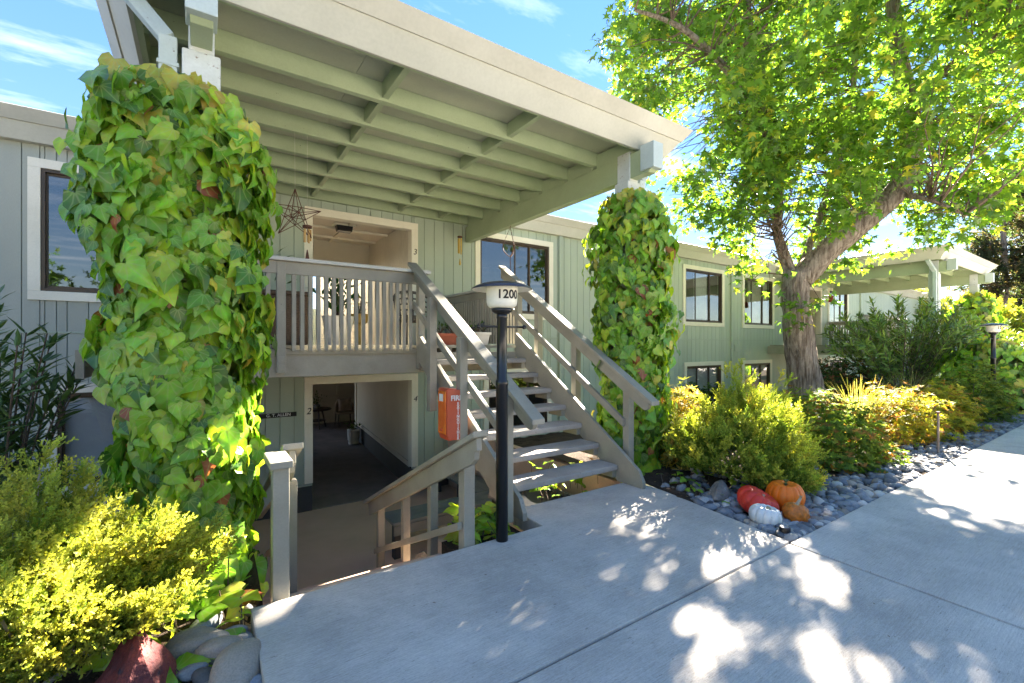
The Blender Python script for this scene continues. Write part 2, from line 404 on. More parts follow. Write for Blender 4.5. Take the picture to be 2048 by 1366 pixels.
LANCE = _mirror([(0.085, 0.28, -0.015), (0.075, 0.62, -0.03)], [(0, 0, 0), (0, 0.45, 0.02), (0, 1.0, -0.10)],
                [(0, 3, 1), (3, 4, 1), (4, 2, 1)], 1.18, 0.95)
OVAL = _mirror([(0.20, 0.42, 0.02)], [(0, 0, 0), (0, 1.0, -0.06)], [(0, 2, 1)], 1.05, 0.98)
def rosette(n=6, up=0.5, wid=1.0, seed=1):
    r = np.random.default_rng(seed); V = []; F = []; S = []
    for i in range(n):
        a = 2 * math.pi * i / n + r.uniform(-.3, .3); e = up + r.uniform(-.3, .3)
        tip = np.array([[math.cos(a) * math.cos(e), math.sin(a) * math.cos(e), math.sin(e)]])
        m = frames(tip, np.array([[-math.cos(a) * math.sin(e), -math.sin(a) * math.sin(e), math.cos(e)]]))[0]
        o = sum(len(x) for x in V)
        tv = OVAL[0] * np.array([wid, 1, 1]) * r.uniform(.75, 1.15)
        V.append(tv @ m.T); F.append(OVAL[1] + o); S.append(OVAL[2] * r.uniform(.85, 1.15))
    return np.concatenate(V), np.concatenate(F), np.concatenate(S)
def sprig(n=26, seed=1, leaf=0.13, spread=0.75, side=3):
    """feathery shoot, y is its direction: a stem with side shoots, all set with tiny needles"""
    r = np.random.default_rng(seed); V = []; F = []; S = []
    def needle(p, d, l, sh):
        o = len(V); q = np.cross(d, r.normal(size=3)); q = q / np.linalg.norm(q) * l * 0.30
        V.extend([p - q * .5, p + q * .5, p + d * l * .7 + q * .7, p + d * l, p + d * l * .7 - q * .7]); F.extend([(o, o + 1, o + 2), (o, o + 2, o + 4), (o + 4, o + 2, o + 3)]); S.extend([sh * .8, sh * .8, sh, sh * 1.15, sh])
    def shoot(a, b, k):
        for i in range(k):
            t = (i + r.uniform(0, 1)) / k; p = a + (b - a) * t
            ax = (b - a) / np.linalg.norm(b - a); w = r.normal(size=3); w -= ax * w.dot(ax); w /= np.linalg.norm(w)
            d = ax * r.uniform(.55, 1.0) + w * spread; d /= np.linalg.norm(d)
            needle(p, d, leaf * r.uniform(.7, 1.2), 0.7 + 0.45 * t)
    tip = np.array([0, 1, 0.]); shoot(np.zeros(3), tip, n)
    for i in range(side):
        a = np.array([0, 0.15 + 0.6 * i / side, 0]); ang = r.uniform(0, 6.28)
        b = a + np.array([math.cos(ang) * .33, .42, math.sin(ang) * .33]) * r.uniform(.7, 1.1)
        shoot(a, b, n // 2)
    return np.array(V), np.array(F), np.array(S)

def jitter_cols(idx, pal, amt=0.14):
    c = np.array(pal)[idx]
    return c * (1 + rng.normal(0, amt, (len(idx), 1))) * (1 + rng.normal(0, amt * .35, (len(idx), 3)))

def leaf_set(root, base, tpl, mat, Rm, s, loc, idx, pal, n_single, name='leaf', mass='foliage', score=None, parent=None):
    """the n_single leaves that show largest as parts, the others joined as one part"""
    k = len(loc)
    if score is None:
        d = loc - np.array(CAM); dist = np.linalg.norm(d, axis=1)
        face = np.abs(np.einsum('ij,ij->i', Rm[:, :, 2], d / dist[:, None]))
        score = face * np.asarray(s) ** 2 / dist ** 2
    order = np.argsort(-score); single = order[:n_single]; rest = order[n_single:]
    par = parent if parent is not None else root
    off = np.array(base)
    if len(rest):
        V, F, C = scatter(tpl, Rm[rest], np.asarray(s)[rest], loc[rest], jitter_cols(idx[rest], pal))
        o = place(mass, tri_mesh(mass, V, F, C, np.tile(tpl[0], (len(rest), 1))), mat, par); o['kind'] = 'stuff'
    if n_single:
        vers = {}
        for i in single:
            key = (int(idx[i]), int(i) % 3)
            if key not in vers:
                c = np.array(pal[key[0]]) * (0.85, 1.0, 1.15)[key[1]]
                tv = tpl[0] + rng.normal(0, 0.018, tpl[0].shape)
                me = tri_mesh(name, tv, tpl[1], np.clip(c[None] * tpl[2][:, None], 0, 1), tpl[0]); me.materials.append(mat); vers[key] = me
            o = bpy.data.objects.new(name, vers[key]); COL.objects.link(o)
            o.parent = par
            M = Matrix(Rm[i].tolist()).to_4x4() * float(s[i])
            M[3][3] = 1.0
            M.translation = Vector(loc[i]) - Vector(off if par.parent is None and par.type == 'EMPTY' else (0, 0, 0))
            o.matrix_basis = M

def text_mesh(txt, size, shear=0.0, bold=0.0, depth=0.002):
    cu = bpy.data.curves.new('text', 'FONT'); cu.body = txt; cu.size = size; cu.shear = shear; cu.offset = bold
    cu.extrude = depth; cu.align_x = 'CENTER'; cu.align_y = 'CENTER'; cu.resolution_u = 3
    o = bpy.data.objects.new('text', cu); COL.objects.link(o)
    dg = bpy.context.evaluated_depsgraph_get(); dg.update()
    me = bpy.data.meshes.new_from_object(o.evaluated_get(dg))
    bpy.data.objects.remove(o); bpy.data.curves.remove(cu)
    return me
def lettering(name, txt, size, at, mat, parent, rotz=0.0, **k):
    """upright flat text facing -Y (turned by rotz)"""
    me = text_mesh(txt, size, **k)
    me.transform(Matrix.Translation(at) @ Matrix.Rotation(rotz, 4, 'Z') @ Matrix.Rotation(R(90), 4, 'X'))
    me.materials.clear()
    return place(name, me, mat, parent)

# ================================================================== the setting
YF = 8.0            # face of the building
ZLOW = -1.2         # lower hall floor
ZDECK = 1.5         # upper floor
DX = 17.0           # one entrance to the next
PX0, PX1, PY0 = 0.30, 3.95, 2.99       # sunken entry court
EDGE = 1.67         # near edge of the planting bed

def noise2(x, y, s=1.0, seed=0):
    return (math.sin(x * 1.7 * s + seed) * math.cos(y * 2.3 * s - seed * 1.3) + math.sin(x * 4.1 * s - y * 3.3 * s + seed * 2) * 0.5) / 1.5
def ground_z(x, y):
    if y < EDGE - 0.02: return -0.16
    if y > YF + 0.28: return -1.75          # under the building
    if -0.1 < x < 3.96 and y < PY0 + 0.01 and (x < 3.77 or y > 2.85): return -0.16 if x > 0.2 else -0.10
    z = -0.05 + 0.02 * noise2(x, y, 3.0) + 0.008 * noise2(x, y, 14.0, 2)
    if x < 0.3:
        z = -0.09 + 0.03 * noise2(x, y, 2.5, 4) + 0.008 * noise2(x, y, 16.0, 2)
        z -= max(0, y - 5.0) * 0.22
    else:
        z += 0.10 * min(1, max(0, (y - 2.2) / 1.5)) - max(0, y - 4.6) * 0.16
    return z
def court(x, y):
    for ox in (0, DX):
        if PX0 + ox < x < PX1 + ox and PY0 < y < YF + 0.3: return True
    return False
def axis(dense, far_lo, far_hi):
    return sorted(set([round(v, 4) for v in dense] + far_lo + far_hi))
xs = axis(list(np.arange(-5, 15.9, 0.14)) + [PX0, PX1, PX0 + DX, PX1 + DX, 0.2, 3.76] + list(np.arange(16.2, 30, 0.6)), [-400, -150, -60, -30, -16, -9, -7, -6], [36, 50, 80, 160, 400])
ys = axis(list(np.arange(1.4, 8.3, 0.14)) + [PY0, EDGE - 0.021, EDGE - 0.019, YF + 0.3], [-400, -150, -60, -30, -15, -8, -4, -1, 0.5], [12, 20, 40, 80, 160, 400])
gv = [(x, y, ground_z(x, y)) for y in ys for x in xs]
nx = len(xs); gf = []
for j in range(len(ys) - 1):
    for i in range(nx - 1):
        if court((xs[i] + xs[i + 1]) / 2, (ys[j] + ys[j + 1]) / 2): continue
        gf.append((j * nx + i, j * nx + i + 1, (j + 1) * nx + i + 1, (j + 1) * nx + i))
structure(MB().add(gv, gf).build('ground', M_SOIL, smooth=True))

# walkway: concrete slabs with open joints
walk = structure(bpy.data.objects.new('walkway', None)); COL.objects.link(walk); walk['base'] = (0, 0, 0)
def slab(x0, x1, y0, y1, skew0=0.0, skew1=0.0, top=0.0):
    b = MB(); poly = [(x0 + skew0, y0), (x1 + skew1, y0), (x1, y1), (x0, y1)]
    b.prism(poly, 'z', -0.14, top)
    return b.build('concrete_slab', M_CONC, walk, bevel=0.012)
jx = [-6.5, -3.4, 3.68, 5.85, 7.95, 10.05, 12.15, 14.3, 16.4, 18.5, 22, 26, 32]
for a, b_ in zip(jx[:-1], jx[1:]):
    slab(a + 0.006, b_ - 0.006, -2.6, EDGE - 0.006, -0.3, -0.3, random.uniform(-0.003, 0.003))
MB().prism([(0.23, EDGE + 0.006), (3.706, EDGE + 0.006), (3.93, PY0 - 0.012), (3.94, 3.16), (3.86, 3.42), (2.34, 3.42), (2.34, PY0 - 0.01), (0.23, PY0 - 0.01)], 'z', -0.14, 0.002).build('concrete_slab', M_CONC, walk, bevel=0.012)   # apron before both stairs
slab(0.23 + DX, 3.70 + DX, EDGE + 0.006, PY0 - 0.01)
street = structure(MB().box(-60, 60, -19, -2.75, -0.3, -0.12).build('driveway', surf('drive_bounce_concrete', (0.50, 0.47, 0.42), (0.42, 0.395, 0.35), rough=0.9, fine=200, bump=0.5)))  # unseen paving, made pale and wide to bounce sunlight onto the facade

# sunken entry court: landing, steps, retaining walls
for ox in (0, DX):
    structure(MB().box(PX0 + ox, PX1 + ox, PY0, YF + 0.02, ZLOW - 0.2, ZLOW).build('entry_landing', M_TAN))
    w = MB().box(PX0 + ox - 0.12, PX0 + ox + 0.002, PY0 - 0.05, YF, ZLOW, -0.09).box(PX1 + ox - 0.002, PX1 + ox + 0.12, 3.45, YF, ZLOW, -0.07)
    w.box(1.66 + ox, PX1 + ox, 3.44, 3.56, ZLOW, -0.15).box(PX0 + ox, 1.66 + ox, PY0 - 0.03, PY0 - 0.012, ZLOW, -0.145)
    structure(w.build('retaining_wall', M_TAN, bevel=0.01))
    st = structure(bpy.data.objects.new('entry_steps', None)); COL.objects.link(st); st['base'] = (0, 0, 0)
    for i in range(5):
        MB().box(0.42 + ox, 1.62 + ox, PY0 + 0.42 * i + 0.002, PY0 + 0.42 * (i + 1), ZLOW, -0.2 * (i + 1)).build('step', M_TAN, st, bevel=0.01)
    # planted strip between the steps and the stair
    structure(MB().box(1.64 + ox, 2.30 + ox, PY0 - 0.005, 3.438, ZLOW, -0.13).build('planting_strip', M_SOIL))

# ================================================================== the apartment building
bld = thing('apartment_building', 'long two storey apartment building with sage green board siding and cream trim', 'building', (2.3, 8.0, ZLOW))
HX0, HX1 = 1.49, 3.21          # hall opening
TRIM = 0.115
openings = []                  # (x0, x1, z0, z1) clear holes in the wall
for ox in (0, DX):
    openings += [(HX0 + ox, HX1 + ox, ZLOW, 0.865), (HX0 + ox, HX1 + ox, ZDECK, 3.64)]
WIN = []                       # (x0, x1, z0, z1, mullions, blind) casing outside size
def addwin(x0, x1, cols, blind, low=None, z0=2.06, z1=3.82):
    WIN.append((x0, x1, z0, z1, cols, blind))
addwin(-1.77, 0.25, [0.5], None)
addwin(4.55, 6.57, [0.50, 0.71], None)
addwin(11.36, 13.45, [0.30, 0.68], 'half')
addwin(14.5, 16.55, [0.30, 0.68], 'curtain')
addwin(-8.4, -6.3, [0.5], 'half')
addwin(20.9, 22.9, [0.35, 0.68], 'curtain')
for x0, x1, bl in ((-1.62, 0.1, 'full'), (4.75, 6.52, None), (11.42, 13.4, 'full'), (14.5, 16.4, 'dark'), (-8.3, -6.5, 'full'), (20.9, 22.7, 'curtain')):
    WIN.append((x0, x1, -0.42, 1.0, [0.33, 0.67] if x0 > 0 else [0.5], bl))
CAS = 0.105
for w in WIN: openings.append((w[0] + CAS, w[1] - CAS, w[2] + CAS, w[3] - CAS))

BX0, BX1 = -13.0, 34.0
ZB, ZT = -0.76, 3.99
def spans(x0, x1, z0, z1):
    """z-intervals of the column x0..x1 that are wall"""
    cut = sorted([(o[2], o[3]) for o in openings if o[0] < (x0 + x1) / 2 < o[1]])
    out = []; z = z0
    for a, b in cut:
        if b <= z or a >= z1: continue
        if a > z + 0.01: out.append((z, min(a, z1)))
        z = max(z, b)
    if z < z1 - 0.01: out.append((z, z1))
    return out
edges = sorted(set([o[0] for o in openings] + [o[1] for o in openings]))
ZBAND = 1.66
wall_parts = []
for wname, z0, z1 in (('lower_wall', ZB, ZBAND - 0.012), ('upper_wall', ZBAND + 0.012, ZT)):
    back = MB(); far = MB()
    bp = sorted(set([BX0, BX1] + edges))
    for a, b in zip(bp[:-1], bp[1:]):
        for s0, s1 in spans(a, b, z0, z1): back.box(a, b, YF + 0.022, YF + 0.14, s0, s1)
    wall = back.build(wname, M_SIDING, bld)
    cache = {}
    x = -2.8
    cuts = sorted(set([round(v, 4) for v in np.arange(-13, 34.01, 0.2032)] + edges))
    for a, b in zip(cuts[:-1], cuts[1:]):
        if b - a < 0.012: continue
        for s0, s1 in spans(a, b, z0, z1):
            g = 0.0045
            near = -2.9 < a < 12.6
            if not near:
                far.box(a + g, b - g, YF, YF + 0.021, s0, s1); continue
            key = (round(b - a, 3), round(s1 - s0, 3))
            if key not in cache:
                o = MB().box(-(b - a) / 2 + g, (b - a) / 2 - g, -0.021, 0, 0, s1 - s0).build('board', None, None, bevel=0.003)
                me = o.data; bpy.data.objects.remove(o); cache[key] = me
            me = cache[key]
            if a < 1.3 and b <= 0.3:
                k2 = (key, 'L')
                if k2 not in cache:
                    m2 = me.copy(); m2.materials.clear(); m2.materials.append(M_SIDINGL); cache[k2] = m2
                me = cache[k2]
            elif not me.materials: me.materials.append(M_SIDING)
            o = bpy.data.objects.new('board', me); COL.objects.link(o); o.parent = wall
            o.location = ((a + b) / 2, YF + 0.021, s0)
    fo = far.build('siding', M_SIDING, wall); fo['kind'] = 'stuff'
band = MB()
for a, b in ((BX0, HX0 - TRIM), (HX1 + TRIM, HX0 - TRIM + DX), (HX1 + TRIM + DX, BX1)): band.box(a, b, YF - 0.012, YF + 0.02, ZBAND - 0.011, ZBAND + 0.011)
band.build('band_flashing', M_SIDING, bld)
# dark painted base and sill
base = MB(); sill = MB()
for a, b in ((BX0, HX0), (HX1, HX0 + DX), (HX1 + DX, BX1)):
    base.box(a, b, YF - 0.03, YF + 0.14, ZLOW - 0.25, ZB - 0.03)
    sill.box(a, b, YF - 0.05, YF + 0.02, ZB - 0.029, ZB + 0.002)
base.build('foundation', M_BASE, bld); sill.build('base_sill', M_SIDINGL, bld, bevel=0.004)
# vertical corner battens / downspouts
for x in (6.78, 13.85, -5.6, 24.2):
    MB().box(x - 0.05, x + 0.05, YF - 0.06, YF - 0.001, ZB, ZT).build('downspout', M_SIDING, bld, bevel=0.006)
v = MB().box(14.02, 14.22, YF - 0.02, YF - 0.001, 1.30, 1.52)
vent = v.build('vent', M_SIDING, bld, bevel=0.004)
for k in range(5): MB().box(14.035, 14.205, YF - 0.03, YF - 0.021, 1.32 + 0.038 * k, 1.345 + 0.038 * k).build('louvre', M_SIDING, vent)

def window(x0, x1, z0, z1, cols, blind):
    a, b, c, d = x0 + CAS, x1 - CAS, z0 + CAS, z1 - CAS
    f = MB(); t = 0.05
    f.box(a, b, YF - 0.012, YF + 0.09, c, c + t).box(a, b, YF - 0.012, YF + 0.09, d - t, d)
    f.box(a, a + t, YF - 0.012, YF + 0.09, c + t, d - t).box(b - t, b, YF - 0.012, YF + 0.09, c + t, d - t)
    w = f.build('window', M_BRONZE, bld, bevel=0.004)
    k = MB()
    k.box(x0, x1, YF - 0.03, YF - 0.002, d - 0.01, z1).box(x0, x1, YF - 0.03, YF - 0.002, z0, c + 0.01)
    k.box(x0, a + 0.01, YF - 0.03, YF - 0.002, c + 0.01, d - 0.01).box(b - 0.01, x1, YF - 0.03, YF - 0.002, c + 0.01, d - 0.01)
    k.build('casing', M_TRIM, w, bevel=0.005)
    xsplit = [a + t] + [a + (b - a) * q for q in cols] + [b - t]
    for i in range(len(xsplit) - 1):
        p0, p1 = xsplit[i], xsplit[i + 1]
        yy = YF + 0.03 + 0.022 * (i % 2)
        s = MB(); q = 0.032
        s.box(p0 - 0.012, p1 + 0.012, yy, yy + 0.02, c + t, c + t + q).box(p0 - 0.012, p1 + 0.012, yy, yy + 0.02, d - t - q, d - t)
        s.box(p0 - 0.012, p0 + q - 0.012, yy, yy + 0.02, c + t + q, d - t - q).box(p1 - q + 0.012, p1 + 0.012, yy, yy + 0.02, c + t + q, d - t - q)
        s.build('sash', M_BRONZE, w, bevel=0.002)
        MB().add([(p0 + q - 0.012, yy + 0.01, c + t + q), (p1 - q + 0.012, yy + 0.01, c + t + q), (p1 - q + 0.012, yy + 0.01, d - t - q), (p0 + q - 0.012, yy + 0.01, d - t - q)], [(0, 1, 2, 3)]).build('pane', M_GLASS, w)
    if blind in ('full', 'half', 'dark'):
        zb = c + 0.06 if blind != 'half' else c + (d - c) * 0.08
        zt = d - 0.06
        sl = MB(); z = zb
        x_a, x_b = (a + 0.06, b - 0.06) if blind != 'half' else (xsplit[1] + 0.03, xsplit[-2] - 0.03)
        while z < zt:
            sl.add([(x_a, YF + 0.105, z), (x_b, YF + 0.105, z), (x_b, YF + 0.117, z + 0.027), (x_a, YF + 0.117, z + 0.027)], [(0, 1, 2, 3)])
            z += 0.026
        sl.build('blind', M_BLIND, w)
    if blind == 'curtain':
        cu = MB(); n = 60; vv = []
        xa, xb = a + (b - a) * 0.3, b - 0.06
        for i in range(n + 1):
            x = xa + (xb - xa) * i / n; y = YF + 0.16 + 0.02 * math.sin(i * 1.35)
            vv += [(x, y, c + 0.02), (x, y, d - 0.05)]
        cu.add(vv, [(2 * i, 2 * i + 2, 2 * i + 3, 2 * i + 1) for i in range(n)]).build('curtain', M_CURTAIN, w, smooth=True)
    return w
for w in WIN: window(*w)
# rooms behind the windows: floors, ceiling, back and party walls
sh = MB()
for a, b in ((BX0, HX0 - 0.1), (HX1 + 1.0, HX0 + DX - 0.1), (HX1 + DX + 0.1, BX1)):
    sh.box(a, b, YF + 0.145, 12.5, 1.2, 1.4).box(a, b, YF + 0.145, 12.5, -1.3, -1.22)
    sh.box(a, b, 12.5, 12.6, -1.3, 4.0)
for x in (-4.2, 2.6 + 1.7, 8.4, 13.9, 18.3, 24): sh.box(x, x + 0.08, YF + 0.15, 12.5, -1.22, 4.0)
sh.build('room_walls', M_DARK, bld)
# halls
for ox in (0, DX):
    near = ox == 0
    tr = MB()
    for z0, z1 in ((ZB + 0.004, 0.865), (ZDECK, 3.64)):
        tr.box(HX0 - TRIM + ox, HX0 + 0.012 + ox, YF - 0.028, YF + 0.144, z0, z1).box(HX1 - 0.012 + ox, HX1 + TRIM + ox, YF - 0.028, YF + 0.144, z0, z1)
        tr.box(HX0 - TRIM + ox, HX1 + TRIM + ox, YF - 0.030, YF + 0.143, z1 - 0.012, z1 + TRIM)
    tr.build('entrance_trim', M_TRIM, bld, bevel=0.006)
    # lower hall
    MB().box(HX0 - 0.1 + ox, 6.5 + ox, YF - 0.02, 16.6, ZLOW - 0.1, ZLOW + 0.012).build('hall_carpet', M_CARPET, bld)
    hp = MB()
    x0w, x1w = HX1 + 0.03, HX1 + 0.50          # the side wall opens out towards the back
    ya, yb = YF + 0.145, 13.4
    n = 52
    for i in range(n):
        f0, f1 = i / n, (i + 1) / n
        p = (x0w + (x1w - x0w) * f0 + ox, ya + (yb - ya) * f0 + 0.003); q = (x0w + (x1w - x0w) * f1 + ox, ya + (yb - ya) * f1 - 0.003)
        hp.add([(p[0], p[1], -0.72), (q[0], q[1], -0.72), (q[0] + .06, q[1], -0.72), (p[0] + .06, p[1], -0.72), (p[0], p[1], 1.05), (q[0], q[1], 1.05), (q[0] + .06, q[1], 1.05), (p[0] + .06, p[1], 1.05)],
               [(3, 2, 1, 0), (4, 5, 6, 7), (0, 1, 5, 4), (1, 2, 6, 5), (2, 3, 7, 6), (3, 0, 4, 7)])
    hw = hp.build('hall_side_wall', M_HALL, bld)
    MB().prism([(x0w + 0.02 + ox, ya), (x1w + 0.02 + ox, yb), (x1w + 0.1 + ox, yb), (x0w + 0.1 + ox, ya)], 'z', ZLOW, 1.06).build('wall_core', M_HALL, hw)
    MB().prism([(x0w - 0.03 + ox, ya), (x1w - 0.03 + ox, yb), (x1w + 0.02 + ox, yb), (x0w + 0.02 + ox, ya)], 'z', ZLOW + 0.012, -0.80).build('hall_base', M_BASE, hw)
    MB().prism([(x0w - 0.02 + ox, ya), (x1w - 0.02 + ox, yb), (x1w + 0.02 + ox, yb), (x0w + 0.02 + ox, ya)], 'z', -0.80, -0.70).build('hall_skirting', M_HALL, hw)
    MB().box(x1w - 0.03 + ox, x1w + 0.12 + ox, yb, yb + 0.12, ZLOW, 1.06).build('corner_post', M_TRIM, hw)
    bw = MB().box(HX0 - 0.1 + ox, 6.5 + ox, 16.6, 16.75, ZLOW, 1.3).build('hall_back_wall', M_HALL, bld)
    MB().box(HX0 - 0.1 + ox, 6.5 + ox, 16.55, 16.6, -0.35, -0.24).build('chair_rail', M_HALL, bw)
    for x in (3.0, 3.9, 4.8): MB().box(x + ox, x + 0.1 + ox, 16.57, 16.6, ZLOW, 1.1).build('panel_batten', M_HALL, bw)
    MB().box(HX0 - 0.12 + ox, HX0 - 0.02 + ox, YF + 0.145, 13.2, ZLOW, 1.06).build('hall_left_wall', M_HALL, bld)  # ends early, left open to admit daylight at the back
    MB().box(6.5 + ox, 6.6 + ox, 12.65, 16.75, ZLOW, 1.3).build('hall_end_wall', M_HALL, bld)  # unseen wall added to keep the low sun off the hall floor
    MB().box(HX0 - 0.1 + ox, 6.5 + ox, YF + 0.145, 16.75, 1.07, 1.32).build('hall_ceiling', M_HALL, bld)
    # upper hall
    up = MB()
    for i in range(24):
        y0 = YF + 0.145 + i * 0.105
        up.box(HX1 + ox, HX1 + 0.08 + ox, y0 + 0.003, y0 + 0.102, ZDECK, 3.8)
    uw = up.build('upper_hall_wall', M_HALL, bld)
    MB().box(HX1 + 0.085 + ox, HX1 + 0.15 + ox, YF + 0.145, 16.7, ZDECK - 0.2, 4.0).build('upper_wall_core', M_HALL, uw)
    MB().box(HX0 - 0.15 + ox, HX0 - 0.02 + ox, YF + 0.145, 16.7, ZDECK - 0.2, 4.0).build('upper_left_wall', M_HALL, bld)
    MB().box(HX0 - 0.02 + ox, HX1 + ox, YF + 0.145, 10.7, 3.8, 3.9).build('upper_ceiling', M_HALL, bld)
    cb = MB().box(HX0 - 0.02 + ox, HX1 + ox, 10.6, 10.75, 3.30, 3.8).build('ceiling_beam', M_HALL, bld, bevel=0.005)
    for y in (9.3, 10.1): MB().box(HX0 + ox, HX1 + ox, y, y + 0.05, 3.76, 3.8).build('ceiling_batten', M_TRIM, bld)
    MB().box(2.3 + ox, 2.38 + ox, 8.2, 10.6, 3.775, 3.799).build('ceiling_batten', M_HALL, bld)
    MB().box(HX0 - 0.02 + ox, HX1 + ox, YF + 0.0, 16.7, 1.33, ZDECK).build('upper_floor', M_TAN, bld)
    MB().box(HX0 - 0.02 + ox, HX1 + ox, 16.2, 16.3, ZDECK, 2.7).build('rear_parapet', M_SIDING, bld)
# roof with two light wells, and the canted fascia
rf = MB()
wells = [(HX0 - 0.02 + o, HX1 + o) for o in (0, DX)]
rf.box(BX0 - 0.3, BX1, YF + 0.141, 10.75, 4.0, 4.28)
xe = [BX0 - 0.3, wells[0][0], wells[0][1], wells[1][0], wells[1][1], BX1]
for i in (0, 2, 4): rf.box(xe[i], xe[i + 1], 10.75, 17.0, 4.0, 4.28)
roof = rf.build('roof', M_GRAVEL, bld)
for a, b in ((BX0 - 0.3, -0.42), (4.80, DX - 0.42), (DX + 4.80, BX1)):
    lo = MB().prism([(YF + 0.13, 3.985), (YF - 0.10, 3.985), (YF - 0.20, 4.18), (YF - 0.20 + 0.03, 4.19), (YF + 0.13, 4.19)], 'x', a, b)
    fb = lo.build('fascia', M_FASCIA, roof, bevel=0.004)
    MB().prism([(YF + 0.12, 4.191), (YF - 0.215, 4.180), (YF - 0.29, 4.325), (YF - 0.27, 4.335), (YF + 0.12, 4.30)], 'x', a, b).build('roof_edge', M_METAL, roof, bevel=0.003)
# number plates and fixtures on the building
lettering('unit_number', '3', 0.15, (HX1 + 0.055, YF - 0.033, 3.22), M_INK, bld, shear=0.15)
lettering('unit_number', '2', 0.15, (HX0 - 0.055, YF - 0.033, 0.42), M_INK, bld, shear=0.25)
lettering('unit_number', '4', 0.15, (HX1 + 0.055, YF - 0.033, 0.50), M_INK, bld, shear=0.25)

# ================================================================== entrance canopy
PYC = 3.87
CX0, CX1 = 0.0, 4.38
RY = [4.40, 4.98, 5.57, 6.17, 6.76, 7.36, 7.94]
can = thing('entry_canopy', 'green painted flat entrance canopy on two ivy wrapped posts above the wooden stairs', 'canopy', (2.2, PYC, -0.05), 'flat roofed entrance canopies')
for x in (CX0, CX1):
    MB().prism([(x - 0.11, PYC - 0.11), (x + 0.11, PYC - 0.11), (x + 0.11, PYC + 0.11), (x - 0.11, PYC + 0.11)], 'z', -0.12, 3.50).build('post', M_POST, can, bevel=0.012)
    cap = MB().box(x - 0.075, x + 0.075, PYC - 0.10, PYC + 0.10, 3.501, 3.86).build('post_cap', M_POST, can, bevel=0.01)
    # beam with a chamfered front end that pokes out below the fascia
    bm_ = MB().prism([(3.42, 3.60), (3.42, 3.83), (YF - 0.035, 3.83), (YF - 0.035, 3.53), (3.50, 3.53)], 'x', x - 0.062, x + 0.062)
    beam = bm_.build('beam', M_GREEN, can, bevel=0.006)
    MB().prism([(3.405, 3.56), (3.405, 3.86), (3.60, 3.86), (3.60, 3.56)], 'x', x - 0.085, x + 0.085).build('beam_end', M_BLUEP, beam, bevel=0.006)
    pl = MB()
    yy = [3.70] + RY
    for a, b in zip(yy[:-1], yy[1:]): pl.box(x - 0.045, x + 0.045, a + 0.04, b - 0.04, 3.832, 4.02)
    pl.build('plate', M_GREEN, can)
for y in RY:
    MB().box(-0.40, 4.78, y - 0.036, y + 0.036, 3.875, 4.055).build('rafter', M_GREEN, can, bevel=0.005)
yy = [3.70] + RY
for x in (1.48, 2.94):
    for a, b in zip(yy[:-1], yy[1:]):
        MB().box(x - 0.03, x + 0.03, a + 0.037, b - 0.037, 3.90, 4.054).build('blocking', M_GREEN, can, bevel=0.004)
MB().box(3.70, 3.76, 7.42, 7.90, 3.90, 4.054).build('blocking', M_GREEN, can, bevel=0.004)
# roof deck of plywood sheets
for a, b in ((-0.42, 1.20), (1.204, 3.02), (3.024, 4.80)):
    for c, d in ((3.66, 5.57), (5.574, YF - 0.02)):
        MB().box(a, b, c, d, 4.057, 4.075).build('roof_sheet', M_CEIL, can)
MB().box(-0.42, 4.80, 3.66, YF + 0.12, 4.077, 4.13).build('roofing', M_GRAVEL, can)
def canted(name, s0, s1, t0, t1, mat, out=0.0):
    """fascia band leaning outwards round three sides; s along the slope"""
    def ring(s, o):
        d = 0.235 * s + o
        return [(-0.43 - d, YF - 0.02), (-0.43 - d, 3.655 - d), (4.81 + d, 3.655 - d), (4.81 + d, YF - 0.02)]
    z = lambda s: 3.845 + 0.325 * s
    rings = [(ring(s0, out), z(s0)), (ring(s1, out), z(s1)), (ring(s1, out - 0.03), z(s1) + 0.004), (ring(s0, out - 0.03), z(s0) + 0.004)]
    v = [(p[0], p[1], zz) for r_, zz in rings for p in r_]; f = []
    for k in range(4):
        for i in range(3): f.append((k * 4 + i, k * 4 + i + 1, ((k + 1) % 4) * 4 + i + 1, ((k + 1) % 4) * 4 + i))
    f += [(0, 4, 8, 12), (3, 7, 11, 15)]
    return MB().add(v, f).build(name, mat, can, bevel=0.003)
canted('fascia', 0.0, 0.60, 0, 0, M_FASCIA)
canted('roof_edge', 0.585, 1.0, 0, 0, M_METAL, 0.014)
MB().box(1.95, 1.953, 3.40, 3.412, 4.05, 4.165)
# soffit strip closing the overhang
MB().box(-0.42, -0.36, 3.68, YF - 0.03, 3.852, 4.05).build('edge_joist', M_GREEN, can)
MB().box(4.74, 4.80, 3.68, YF - 0.03, 3.852, 4.05).build('edge_joist', M_GREEN, can)
MB().box(-0.36, 4.74, 3.672, 3.71, 3.853, 4.053).build('edge_joist', M_GREEN, can)
# downspout beside each post, with an elbow under the roof
for x, s in ((CX0, -1), (CX1, 1)):
    d = MB(); xx = x + s * 0.185
    d.box(xx - 0.05, xx + 0.05, PYC - 0.09, PYC - 0.01, -0.1, 3.56)
    sp = d.build('downspout', M_BLUEP, can, bevel=0.008)
    MB().beam((xx, PYC - 0.05, 3.545), (xx + s * 0.24, PYC + 0.05, 3.86), 0.095, 0.085, up=(0, 1, 0)).build('elbow', M_BLUEP, sp, bevel=0.008)
    MB().box(xx - 0.06, xx + 0.06, PYC - 0.096, PYC - 0.004, 3.36, 3.385).build('strap', M_BLUEP, sp)

